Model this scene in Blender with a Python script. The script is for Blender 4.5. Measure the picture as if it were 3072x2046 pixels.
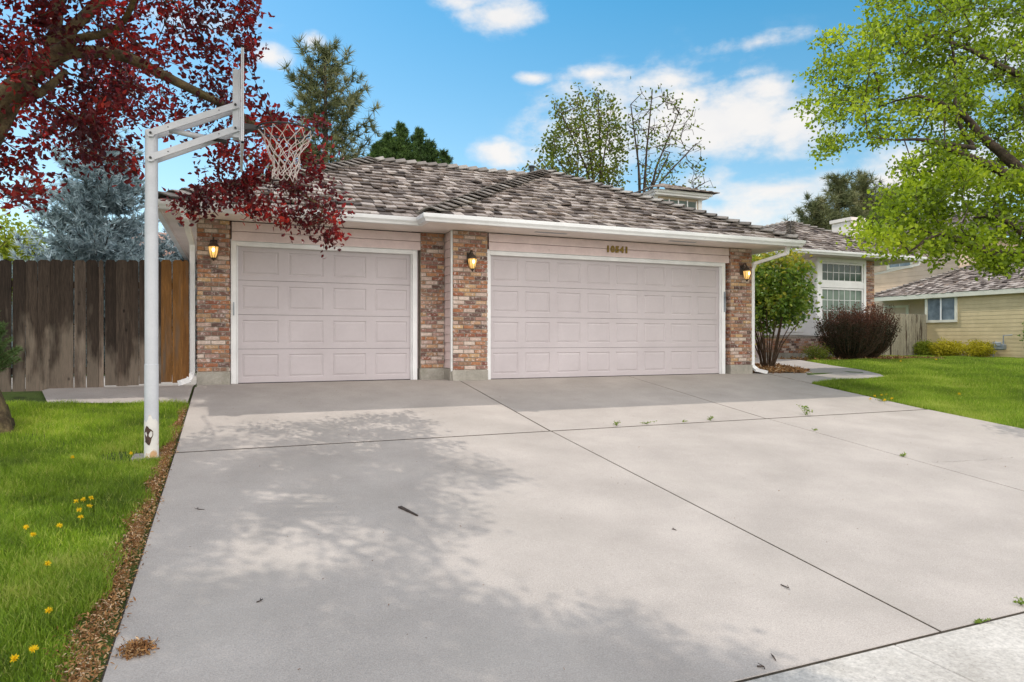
import bpy, math, random
import numpy as np
from mathutils import Vector, Matrix
S = bpy.context.scene
COL = S.collection
for o in list(bpy.data.objects): bpy.data.objects.remove(o)
rng = np.random.default_rng(7); random.seed(7)
R = math.radians
# ------------------------------------------------------------ camera
FPX, YAW, CX, CY, CZ, V0 = 2020.4, .3912, -3.9853, -10.6612, .6851, 1017.52
cam = bpy.data.objects.new('camera', bpy.data.cameras.new('camera')); COL.objects.link(cam)
cam.location = (CX, CY, CZ); cam.rotation_euler = (R(90), 0, -YAW)
cam.data.sensor_width = 36; cam.data.lens = FPX/3072*36; cam.data.shift_y = -(1023-V0)/3072
cam.data.clip_start = .05; cam.data.clip_end = 3000
S.camera = cam
# ------------------------------------------------------------ sun, exposure
SUN = Vector((-.288, .58, 1)).normalized()
sl = bpy.data.lights.new('sun', 'SUN'); sl.energy = 2.0; sl.angle = R(.6); sl.color = (1, .94, .86)
so = bpy.data.objects.new('sun', sl); COL.objects.link(so); so.rotation_euler = SUN.to_track_quat('Z', 'Y').to_euler(); so.location = (0, 0, 30)
S.view_settings.view_transform = 'Standard'; S.view_settings.look = 'None'; S.view_settings.exposure = 0.50; S.view_settings.gamma = 1
# ------------------------------------------------------------ pixel helpers (display px, 2354 x 1568): turn a point of the photograph into a point on a plane of the place
K = 1/.7663
sy, cyw = math.sin(YAW), math.cos(YAW)
def ray(u, v):
    a = (u*K-1536)/FPX; b = (V0-v*K)/FPX
    return np.array([sy+a*cyw, cyw-a*sy, b])
CAM = np.array([CX, CY, CZ])
def at_fw(u, v, fw): return CAM+ray(u, v)*fw
def at_y(u, v, y): r = ray(u, v); return CAM+r*((y-CY)/r[1])
def at_x(u, v, x): r = ray(u, v); return CAM+r*((x-CX)/r[0])
def project(P):
    d = np.asarray(P)-CAM
    fw = d[..., 0]*sy+d[..., 1]*cyw; r = d[..., 0]*cyw-d[..., 1]*sy
    fws = np.where(abs(fw) < 1e-3, 1e-3, fw)
    return (1536+FPX*r/fws)/K, (V0-FPX*d[..., 2]/fws)/K, fw
# ------------------------------------------------------------ world
def build_world():
    w = bpy.data.worlds.new('World'); S.world = w; w.use_nodes = True
    nt = w.node_tree; N = nt.nodes; L = nt.links; N.clear()
    out = N.new('ShaderNodeOutputWorld'); bg = N.new('ShaderNodeBackground'); L.new(bg.outputs[0], out.inputs[0])
    sky = N.new('ShaderNodeTexSky'); sky.sky_type = 'NISHITA'; sky.sun_disc = False
    sky.sun_elevation = math.asin(SUN.z); sky.sun_rotation = math.atan2(SUN.x, SUN.y); sky.air_density = 1.0; sky.dust_density = .6; sky.ozone_density = 1.2
    hsv = N.new('ShaderNodeHueSaturation'); hsv.inputs['Value'].default_value = .80; hsv.inputs['Hue'].default_value = .478
    L.new(sky.outputs[0], hsv.inputs['Color'])
    tc = N.new('ShaderNodeTexCoord'); sep = N.new('ShaderNodeSeparateXYZ'); L.new(tc.outputs['Generated'], sep.inputs[0])
    def m(op, a, b=None):
        n = N.new('ShaderNodeMath'); n.operation = op
        for i, x in enumerate((a, b)):
            if x is None: continue
            if isinstance(x, (int, float)): n.inputs[i].default_value = x
            else: L.new(x, n.inputs[i])
        return n.outputs[0]
    sm_ = N.new('ShaderNodeMapRange'); L.new(sep.outputs[2], sm_.inputs[0]); sm_.inputs[1].default_value = .05; sm_.inputs[2].default_value = .5; sm_.inputs[3].default_value = 1.0; sm_.inputs[4].default_value = 1.48; L.new(sm_.outputs[0], hsv.inputs['Saturation'])
    az = m('ARCTAN2', sep.outputs[0], sep.outputs[1]); el = m('ARCSINE', sep.outputs[2])
    cmb = N.new('ShaderNodeCombineXYZ'); L.new(az, cmb.inputs[0]); L.new(el, cmb.inputs[1])
    # warp for ragged edges
    def noise(scale, det, rough, vec, dist=0, w=None):
        n = N.new('ShaderNodeTexNoise'); n.inputs['Scale'].default_value = scale; n.inputs['Detail'].default_value = det; n.inputs['Roughness'].default_value = rough; n.inputs['Distortion'].default_value = dist
        L.new(vec, n.inputs['Vector']); return n
    st = N.new('ShaderNodeMapping'); st.inputs['Scale'].default_value = (1, 1.7, 1); L.new(cmb.outputs[0], st.inputs[0])
    n1 = noise(9, 7, .58, st.outputs[0], .2)
    n2 = noise(38, 5, .6, st.outputs[0], .1)
    def azel(u, v):
        d = ray(u, v); d = d/np.linalg.norm(d); return math.atan2(d[0], d[1]), math.asin(d[2])
    blobs = [(1150, 38, 105, 50, 1.15), (1080, 5, 90, 26, .8), (610, 128, 60, 34, 1.0), (725, 95, 40, 28, .8), (450, 60, 190, 80, .55),
             (1740, 98, 150, 26, .8), (1690, 140, 90, 30, .5), (1225, 178, 50, 20, .75), (1380, 168, 130, 26, .6), (1560, 185, 150, 34, .75), (1720, 165, 120, 30, .6),
             (1640, 285, 330, 105, 1.25), (1380, 300, 190, 120, 1.1), (1750, 215, 120, 60, .9), (1810, 300, 150, 80, 1.0), (1145, 356, 75, 38, .95), (1330, 230, 110, 50, .7),
             (1830, 430, 330, 42, 1.0), (1690, 490, 280, 50, .75), (2150, 420, 400, 110, .9), (1290, 370, 120, 40, .6), (2250, 150, 300, 200, .6), (1620, 410, 130, 50, .7), (1620, 240, 480, 150, .42), (1950, 460, 480, 110, .5), (1330, 420, 260, 60, .4)]
    tot = None
    for u, v, ru, rv, a in blobs:
        c = azel(u, v); e = azel(u+ru, v); f = azel(u, v-rv)
        ra = abs(e[0]-c[0])*1.3; re = abs(f[1]-c[1])*1.35
        mp = N.new('ShaderNodeMapping'); mp.inputs['Location'].default_value = (-c[0]/ra, -c[1]/re, 0); mp.inputs['Scale'].default_value = (1/ra, 1/re, 1)
        L.new(cmb.outputs[0], mp.inputs[0])
        g = N.new('ShaderNodeTexGradient'); g.gradient_type = 'QUADRATIC_SPHERE'; L.new(mp.outputs[0], g.inputs[0])
        x = m('MULTIPLY', m('POWER', g.outputs['Fac'], .5), a)
        tot = x if tot is None else m('MAXIMUM', tot, x)
    # bright cloud cover added out of view behind the camera, for fill light
    back = N.new('ShaderNodeMapRange'); L.new(sep.outputs[1], back.inputs[0]); back.inputs[1].default_value = .15; back.inputs[2].default_value = -.45; back.inputs[3].default_value = 0; back.inputs[4].default_value = .95
    tot = m('MAXIMUM', tot, back.outputs[0])
    d = m('ADD', tot, m('MULTIPLY', m('SUBTRACT', n1.outputs[0], .5), 1.9)); d = m('ADD', d, m('MULTIPLY', m('SUBTRACT', n2.outputs[0], .5), .5))
    mr = N.new('ShaderNodeMapRange'); mr.interpolation_type = 'SMOOTHSTEP'; L.new(d, mr.inputs[0]); mr.inputs[1].default_value = .10; mr.inputs[2].default_value = .95
    gate = N.new('ShaderNodeMapRange'); L.new(tot, gate.inputs[0]); gate.inputs[1].default_value = .02; gate.inputs[2].default_value = .22
    dens = m('MULTIPLY', m('MULTIPLY', mr.outputs[0], gate.outputs[0]), .93)
    cc = N.new('ShaderNodeMix'); cc.data_type = 'RGBA'; cc.inputs[6].default_value = (6.3, 6.3, 6.5, 1); cc.inputs[7].default_value = (8.4, 7.9, 7.3, 1); L.new(n1.outputs[0], cc.inputs[0])
    br = N.new('ShaderNodeMapRange'); L.new(sep.outputs[1], br.inputs[0]); br.inputs[1].default_value = .15; br.inputs[2].default_value = -.3; br.inputs[3].default_value = .65; br.inputs[4].default_value = 1.8  # added clouds behind the camera are brightened to fill the shaded facade
    cs = N.new('ShaderNodeVectorMath'); cs.operation = 'SCALE'; L.new(cc.outputs[2], cs.inputs[0]); L.new(br.outputs[0], cs.inputs['Scale'])
    mx = N.new('ShaderNodeMix'); mx.data_type = 'RGBA'; L.new(dens, mx.inputs[0]); L.new(hsv.outputs[0], mx.inputs[6]); L.new(cs.outputs[0], mx.inputs[7])
    L.new(mx.outputs[2], bg.inputs[0]); bg.inputs[1].default_value = .142
build_world()
# ------------------------------------------------------------ materials
def lin(r, g, b):
    f = lambda c: (c/255/12.92 if c/255 <= .04045 else ((c/255+.055)/1.055)**2.4)
    return (f(r), f(g), f(b), 1)
def mat(name, cols, rough=.8, attr=False, noise=(6, .25), bump=(40, .15, .01), trans=0, transcol=None, spec=.3, stretch=None, metal=0, blotch=None, noise2=None):
    """cols: list of linear RGB; picked by the per-face 'rnd' value if attr, else by noise. noise=(scale, amount) brightness mottling."""
    m = bpy.data.materials.new(name); m.use_nodes = True; nt = m.node_tree; N = nt.nodes; L = nt.links
    b = N['Principled BSDF']; b.inputs['Roughness'].default_value = rough; b.inputs['Specular IOR Level'].default_value = spec; b.inputs['Metallic'].default_value = metal
    tc = N.new('ShaderNodeTexCoord'); vec = tc.outputs['Object']
    if stretch:
        mp = N.new('ShaderNodeMapping'); mp.inputs['Scale'].default_value = stretch; L.new(vec, mp.inputs[0]); vec = mp.outputs[0]
    nz = N.new('ShaderNodeTexNoise'); nz.inputs['Scale'].default_value = noise[0]; nz.inputs['Detail'].default_value = 6; nz.inputs['Roughness'].default_value = .6; L.new(vec, nz.inputs[0])
    ramp = N.new('ShaderNodeValToRGB'); cr = ramp.color_ramp
    n = len(cols)
    while len(cr.elements) < n: cr.elements.new(.5)
    for i, c in enumerate(cols):
        cr.elements[i].position = (i/(n-1) if n > 1 else 0); cr.elements[i].color = (c[0], c[1], c[2], 1)
    if n == 1: cr.elements[0].color = cr.elements[1].color = (cols[0][0], cols[0][1], cols[0][2], 1)
    if attr:
        at = N.new('ShaderNodeAttribute'); at.attribute_name = 'rnd'; L.new(at.outputs['Fac'], ramp.inputs[0])
    else:
        mrr = N.new('ShaderNodeMapRange'); L.new(nz.outputs[0], mrr.inputs[0]); mrr.inputs[1].default_value = .3; mrr.inputs[2].default_value = .7; L.new(mrr.outputs[0], ramp.inputs[0])
    col = ramp.outputs[0]
    def scale_by(col, src, lo, hi, a, c):
        mr = N.new('ShaderNodeMapRange'); L.new(src, mr.inputs[0]); mr.inputs[1].default_value = lo; mr.inputs[2].default_value = hi; mr.inputs[3].default_value = a; mr.inputs[4].default_value = c
        vm = N.new('ShaderNodeVectorMath'); vm.operation = 'SCALE'; L.new(col, vm.inputs[0]); L.new(mr.outputs[0], vm.inputs['Scale']); return vm.outputs[0]
    if noise[1]: col = scale_by(col, nz.outputs[0], .3, .7, 1-noise[1], 1+noise[1])
    if noise2:
        n2 = N.new('ShaderNodeTexNoise'); n2.inputs['Scale'].default_value = noise2[0]; n2.inputs['Detail'].default_value = 8; n2.inputs['Roughness'].default_value = .7; L.new(vec, n2.inputs[0])
        col = scale_by(col, n2.outputs[0], .3, .7, 1-noise2[1], 1+noise2[1])
    if blotch:  # (scale, threshold, softness, colour, amount)
        n3 = N.new('ShaderNodeTexNoise'); n3.inputs['Scale'].default_value = blotch[0]; n3.inputs['Detail'].default_value = 7; n3.inputs['Roughness'].default_value = .65; L.new(vec, n3.inputs[0])
        mr = N.new('ShaderNodeMapRange'); L.new(n3.outputs[0], mr.inputs[0]); mr.inputs[1].default_value = blotch[1]; mr.inputs[2].default_value = blotch[1]+blotch[2]; mr.inputs[4].default_value = blotch[4]
        mx = N.new('ShaderNodeMix'); mx.data_type = 'RGBA'; L.new(mr.outputs[0], mx.inputs[0]); L.new(col, mx.inputs[6]); mx.inputs[7].default_value = (*blotch[3][:3], 1); col = mx.outputs[2]
    L.new(col, b.inputs['Base Color'])
    if bump:
        nb = N.new('ShaderNodeTexNoise'); nb.inputs['Scale'].default_value = bump[0]; nb.inputs['Detail'].default_value = 5; L.new(vec, nb.inputs[0])
        bp = N.new('ShaderNodeBump'); bp.inputs['Strength'].default_value = bump[1]; bp.inputs['Distance'].default_value = bump[2]; L.new(nb.outputs[0], bp.inputs['Height']); L.new(bp.outputs[0], b.inputs['Normal'])
    if trans:
        tr = N.new('ShaderNodeBsdfTranslucent'); ms = N.new('ShaderNodeMixShader'); ms.inputs[0].default_value = trans
        if transcol:
            vm = N.new('ShaderNodeVectorMath'); vm.operation = 'MULTIPLY'; L.new(col, vm.inputs[0]); vm.inputs[1].default_value = transcol[:3]; L.new(vm.outputs[0], tr.inputs[0])
        else: L.new(col, tr.inputs[0])
        L.new(b.outputs[0], ms.inputs[1]); L.new(tr.outputs[0], ms.inputs[2]); L.new(ms.outputs[0], N['Material Output'].inputs[0])
    return m
c = lambda *a: lin(*a)
M = {}
M['concrete'] = mat('driveway_concrete', [(.352, .314, .282), (.392, .35, .315)], .9, noise=(1.3, .07), noise2=(140, .27), bump=(150, .5, .005), blotch=(.9, .52, .25, (.33, .30, .265), .5))
M['concrete_old'] = mat('sidewalk_concrete', [(.40, .37, .33), (.47, .44, .40)], .95, noise=(3, .08), noise2=(45, .28), bump=(90, .5, .008), blotch=(55, .62, .06, (.16, .14, .12), .6))
M['found'] = mat('foundation_concrete', [(.30, .28, .24), (.37, .345, .30)], .95, noise=(4, .15), noise2=(40, .15), bump=(60, .4, .006), blotch=(3, .55, .12, (.20, .19, .14), .6))
M['dirt'] = mat('dark_joint_dirt', [(.035, .028, .02), (.06, .045, .03)], 1, noise=(30, .3))
M['soil'] = mat('lawn_soil', [(.045, .065, .012), (.075, .115, .02), (.06, .075, .02)], 1, noise=(3, .25), noise2=(50, .4), bump=(60, .6, .02))
M['grass'] = mat('grass_blades', [(.10, .15, .02), (.17, .26, .02), (.26, .37, .03), (.44, .45, .11)], .6, attr=True, noise=(1.3, .16), bump=None, trans=.42, transcol=(1.25, 1.35, .7), spec=.35)
M['shake'] = mat('cedar_shakes', [(.035, .026, .022), (.12, .093, .078), (.25, .205, .178), (.42, .365, .325), (.13, .08, .05)], .85, attr=True, noise=(5, .25), noise2=(60, .3), bump=(70, .5, .008))
M['roofdark'] = mat('roof_underlay', [(.05, .042, .036), (.07, .06, .05)], .95)
M['cap'] = mat('ridge_cap_boards', [(.12, .10, .085), (.22, .19, .165), (.33, .30, .265)], .85, attr=True, noise=(8, .25), noise2=(50, .3), bump=(60, .4, .006))
M['white'] = mat('white_paint', [(.76, .755, .75), (.82, .815, .81)], .5, noise=(3, .05), bump=(30, .05, .004), blotch=(5, .68, .1, (.42, .36, .28), .35))
M['gutter'] = mat('white_gutter_metal', [(.78, .78, .78), (.84, .84, .84)], .38, noise=(2, .05), bump=None, spec=.5, blotch=(4, .64, .12, (.40, .36, .30), .45))
M['door'] = mat('garage_door_paint', [(.485, .435, .445), (.52, .47, .48)], .55, noise=(1.2, .03), noise2=(25, .025), bump=(120, .06, .002), blotch=(2.2, .62, .15, (.40, .36, .36), .4))
M['siding'] = mat('pink_siding', [(.70, .57, .56), (.76, .625, .61)], .7, noise=(3, .06), noise2=(30, .05), bump=(60, .1, .003), blotch=(3.2, .64, .08, (.24, .13, .09), .5))
M['soffit'] = mat('soffit_paint', [(.74, .66, .61), (.79, .71, .66)], .8, noise=(2, .05), bump=(30, .08, .003), blotch=(3, .66, .1, (.38, .28, .2), .4))
M['mortar'] = mat('mortar', [(.26, .22, .18), (.34, .30, .25)], .95, noise=(20, .2), bump=(90, .4, .004))
M['brick'] = mat('tumbled_brick', [(.20, .08, .06), (.31, .125, .065), (.41, .21, .11), (.16, .085, .07), (.52, .33, .17), (.34, .20, .16), (.58, .47, .40), (.27, .15, .12), (.10, .06, .05)], .9, attr=True, noise=(30, .2), noise2=(90, .15), bump=(60, .6, .006), blotch=(22, .53, .12, (.66, .57, .53), .7))
M['fence'] = mat('weathered_cedar_board', [(.028, .019, .014), (.055, .039, .029), (.085, .064, .05), (.065, .035, .02), (.11, .07, .042)], .9, attr=True, noise=(4, .4), noise2=(14, .5), bump=(30, .5, .008), stretch=(6, 6, .5))
def washed(m, zlo, zhi, col, amt):   # boards bleached by the sprinklers up to an uneven height, plus knots
    nt = m.node_tree; N = nt.nodes; L = nt.links; b = N['Principled BSDF']; src = b.inputs['Base Color'].links[0].from_socket
    geo = N.new('ShaderNodeNewGeometry'); sp = N.new('ShaderNodeSeparateXYZ'); L.new(geo.outputs['Position'], sp.inputs[0])
    mp = N.new('ShaderNodeMapping'); mp.inputs['Scale'].default_value = (3.5, 1, .9); L.new(geo.outputs['Position'], mp.inputs[0])
    n = N.new('ShaderNodeTexNoise'); n.inputs['Scale'].default_value = 1.6; n.inputs['Detail'].default_value = 5; L.new(mp.outputs[0], n.inputs[0])
    ad = N.new('ShaderNodeMath'); ad.operation = 'MULTIPLY_ADD'; L.new(n.outputs[0], ad.inputs[0]); ad.inputs[1].default_value = 3.0; L.new(sp.outputs[2], ad.inputs[2])
    mr = N.new('ShaderNodeMapRange'); L.new(ad.outputs[0], mr.inputs[0]); mr.inputs[1].default_value = zhi+1.35; mr.inputs[2].default_value = zlo+1.35; mr.inputs[4].default_value = amt
    mx = N.new('ShaderNodeMix'); mx.data_type = 'RGBA'; L.new(mr.outputs[0], mx.inputs[0]); L.new(src, mx.inputs[6])
    sc = N.new('ShaderNodeVectorMath'); sc.operation = 'MULTIPLY_ADD'; L.new(src, sc.inputs[0]); sc.inputs[1].default_value = (1.5, 1.55, 1.6); sc.inputs[2].default_value = col; L.new(sc.outputs[0], mx.inputs[7])
    vo = N.new('ShaderNodeTexVoronoi'); vo.inputs['Scale'].default_value = 3.2; mp2 = N.new('ShaderNodeMapping'); mp2.inputs['Scale'].default_value = (1.6, .3, 1); L.new(geo.outputs['Position'], mp2.inputs[0]); L.new(mp2.outputs[0], vo.inputs[0])
    kr = N.new('ShaderNodeMapRange'); L.new(vo.outputs['Distance'], kr.inputs[0]); kr.inputs[1].default_value = .045; kr.inputs[2].default_value = .11; kr.inputs[3].default_value = .2; kr.inputs[4].default_value = 1
    ks = N.new('ShaderNodeVectorMath'); ks.operation = 'SCALE'; L.new(mx.outputs[2], ks.inputs[0]); L.new(kr.outputs[0], ks.inputs['Scale']); L.new(ks.outputs[0], b.inputs['Base Color'])
washed(M['fence'], .5, .95, (.095, .08, .062), .95)
M['greyfence'] = mat('grey_fence_board', [(.24, .215, .155), (.36, .33, .25)], .9, attr=True, noise=(5, .3), noise2=(20, .35), stretch=(6, 6, .6), blotch=(.9, .55, .06, (.05, .03, .018), .9))
M['polepaint'] = mat('white_pole_paint', [(.48, .49, .52), (.54, .545, .57)], .42, noise=(3, .04), noise2=(60, .05), bump=(50, .05, .002), spec=.5, blotch=(45, .70, .03, (.22, .15, .10), .6))
M['polerust'] = mat('rusty_white_paint', [(.62, .60, .57), (.70, .67, .62)], .6, noise=(6, .1), blotch=(5, .53, .05, (.50, .26, .09), .85), spec=.3)
M['rust'] = mat('bare_dark_rust', [(.05, .03, .025), (.09, .05, .035)], .8, noise=(30, .3))
M['black'] = mat('black_iron', [(.015, .014, .013), (.03, .028, .026)], .5, noise=(20, .2), spec=.5)
M['bronze'] = mat('dark_bronze', [(.03, .022, .016), (.05, .036, .025)], .45, noise=(30, .2), spec=.5)
M['brass'] = mat('brass_numbers', [(.20, .13, .015), (.27, .18, .025)], .5, noise=(40, .15), spec=.4)
M['net'] = mat('weathered_net_cord', [(.50, .42, .38), (.62, .55, .52), (.45, .25, .22)], .9, attr=True, noise=(20, .15))
M['acrylic'] = None
M['bark'] = mat('plum_bark', [(.07, .05, .032), (.13, .095, .055), (.17, .13, .06)], .95, noise=(7, .35), noise2=(40, .35), bump=(25, .8, .03), blotch=(3, .55, .15, (.13, .12, .03), .6))
M['barkdark'] = mat('maple_bark', [(.045, .033, .024), (.09, .065, .048)], .95, noise=(8, .35), noise2=(40, .3), bump=(25, .8, .02))
M['redleaf'] = mat('purple_plum_leaf', [(.05, .009, .012), (.10, .014, .017), (.18, .02, .022), (.38, .045, .028)], .4, attr=True, noise=(2, .2), bump=None, trans=.48, transcol=(2.6, 1.0, .9), spec=.45)
M['mapleleaf'] = mat('young_maple_leaf', [(.07, .11, .008), (.16, .235, .012), (.25, .35, .018), (.40, .49, .035)], .5, attr=True, noise=(1.5, .15), bump=None, trans=.45, transcol=(1.35, 1.3, .7), spec=.35)
M['bareleaf'] = mat('olive_leaf', [(.055, .075, .012), (.10, .14, .015), (.18, .22, .02), (.14, .11, .02)], .6, attr=True, noise=(1, .15), bump=None, trans=.4, spec=.3)
M['yellowleaf'] = mat('yellow_green_leaf', [(.17, .23, .02), (.28, .35, .03), (.40, .44, .05)], .6, attr=True, noise=(1, .15), bump=None, trans=.4, spec=.3)
M['goldleaf'] = mat('golden_shrub_leaf', [(.24, .24, .01), (.42, .38, .015), (.55, .47, .03)], .6, attr=True, noise=(4, .15), bump=None, trans=.35, spec=.3)
M['spruce'] = mat('blue_spruce_needle', [(.08, .115, .12), (.21, .285, .30), (.37, .47, .50), (.52, .62, .66)], .65, attr=True, noise=(2, .2), bump=None, trans=.15, spec=.3)
M['pineneedle'] = mat('pine_needle', [(.06, .075, .03), (.12, .14, .055), (.20, .21, .09), (.28, .26, .13)], .65, attr=True, noise=(1, .2), bump=None, trans=.2, spec=.3)
M['cypress'] = mat('dark_evergreen', [(.035, .07, .022), (.08, .14, .035), (.14, .22, .05)], .65, attr=True, noise=(1, .2), bump=None, trans=.2, spec=.3)
M['bushleaf'] = mat('euonymus_leaf', [(.06, .12, .02), (.13, .23, .025), (.22, .34, .035), (.38, .43, .05), (.55, .46, .04)], .35, attr=True, noise=(3, .15), bump=None, trans=.35, spec=.6)
M['barberry'] = mat('barberry_leaf', [(.014, .02, .008), (.025, .03, .012), (.07, .028, .016), (.13, .045, .025), (.20, .075, .04)], .6, attr=True, noise=(4, .2), bump=None, trans=.2, spec=.25)
M['stem'] = mat('brown_stem', [(.06, .035, .02), (.11, .07, .045)], .9, noise=(20, .3))
M['mulch'] = mat('bark_mulch', [(.09, .035, .012), (.22, .10, .035), (.38, .22, .09), (.58, .46, .33)], .95, attr=True, noise=(20, .3))
M['twig'] = mat('dead_twig', [(.04, .03, .025), (.075, .055, .045)], .9, noise=(30, .2))
M['petal'] = mat('dandelion_petal', [(.75, .50, .01), (.85, .62, .02)], .6, attr=True, noise=(30, .1), trans=.2)
M['weed'] = mat('weed_leaf', [(.10, .17, .02), (.19, .28, .03), (.27, .33, .06)], .6, attr=True, noise=(10, .2), bump=None, trans=.3)
M['tan'] = mat('tan_siding', [(.53, .43, .245), (.59, .48, .285)], .75, noise=(2, .05), noise2=(30, .04), bump=(40, .1, .003))
M['beige'] = mat('beige_siding', [(.56, .44, .33), (.62, .49, .37)], .75, noise=(2, .05), bump=(40, .1, .003))
M['cream'] = mat('cream_trim', [(.62, .60, .50), (.68, .66, .56)], .6, noise=(2, .04), bump=None)
M['glass'] = mat('window_glass', [(.035, .06, .045), (.05, .085, .06)], .08, noise=(1.2, .3), bump=None, spec=.25)
M['blindgreen'] = mat('blinds_behind_glass', [(.15, .20, .165), (.22, .28, .235)], .15, noise=(1.5, .2), bump=None, spec=.25)
M['blind'] = mat('blue_curtained_glass', [(.10, .14, .17), (.17, .21, .24)], .12, noise=(2, .3), bump=None, spec=.7)
M['metergrey'] = mat('grey_meter_paint', [(.22, .25, .28), (.30, .33, .36)], .5, noise=(8, .1), spec=.5)
M['needle'] = mat('young_pine_needle', [(.10, .17, .05), (.18, .28, .08), (.32, .42, .13), (.50, .50, .22)], .6, attr=True, noise=(3, .2), bump=None, trans=.25)
def emis(name, col, s, base):
    m = bpy.data.materials.new(name); m.use_nodes = True; b = m.node_tree.nodes['Principled BSDF']
    b.inputs['Base Color'].default_value = (*base, 1); b.inputs['Emission Color'].default_value = (*col, 1); b.inputs['Emission Strength'].default_value = s; b.inputs['Roughness'].default_value = .3
    return m
M['lampglass'] = emis('lit_amber_glass', (1, .55, .14), .5, (.6, .42, .18))
M['bulb'] = emis('lit_bulb', (1, .75, .38), 4, (.9, .8, .5))
def acrylic():
    m = bpy.data.materials.new('clear_acrylic'); m.use_nodes = True; b = m.node_tree.nodes['Principled BSDF']
    b.inputs['Base Color'].default_value = (.9, .93, .97, 1); b.inputs['Roughness'].default_value = .12; b.inputs['Alpha'].default_value = .38; return m
M['acrylic'] = acrylic()
# ------------------------------------------------------------ object helpers
def tag(o, label=None, cat=None, group=None, kind=None):
    if label: o['label'] = label
    if cat: o['category'] = cat
    if group: o['group'] = group
    if kind: o['kind'] = kind
    return o
def empty(name, loc, label=None, cat=None, group=None):
    o = bpy.data.objects.new(name, None); COL.objects.link(o); o.location = loc; o.empty_display_size = .2
    return tag(o, label, cat, group)
def world_loc(o):
    p = Vector((0, 0, 0))
    while o: p += o.location; o = o.parent
    return p
def mesh_np(name, V, F, rnd, m, parent=None, origin=None, smooth=False):
    """V (n,3) world coordinates; F list of (k,m) int arrays; rnd per face"""
    V = np.asarray(V, dtype=np.float64)
    if parent is not None: o0 = np.array(world_loc(parent)); loc = (0, 0, 0)
    else:
        o0 = np.array(origin if origin is not None else (0, 0, 0), dtype=float); loc = tuple(o0)
    V = V-o0
    if isinstance(F, np.ndarray): F = [F]
    F = [f for f in F if len(f)]
    me = bpy.data.meshes.new(name)
    me.vertices.add(len(V)); me.vertices.foreach_set('co', V.astype(np.float32).ravel())
    idx = np.concatenate([f.ravel() for f in F]).astype(np.int32); tot = np.concatenate([np.full(len(f), f.shape[1]) for f in F]).astype(np.int32)
    st = np.concatenate([[0], np.cumsum(tot)[:-1]]).astype(np.int32)
    me.loops.add(len(idx)); me.loops.foreach_set('vertex_index', idx)
    me.polygons.add(len(tot)); me.polygons.foreach_set('loop_start', st); me.polygons.foreach_set('loop_total', tot)
    me.polygons.foreach_set('use_smooth', np.full(len(tot), bool(smooth)))
    me.update(calc_edges=True); me.validate()
    if rnd is not None:
        a = me.attributes.new('rnd', 'FLOAT', 'FACE'); r = np.asarray(rnd, dtype=np.float32)
        if len(r) == len(me.polygons): a.data.foreach_set('value', r)
    me.materials.append(m)
    o = bpy.data.objects.new(name, me); COL.objects.link(o)
    if parent is not None: o.parent = parent
    o.location = loc
    return o
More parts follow.
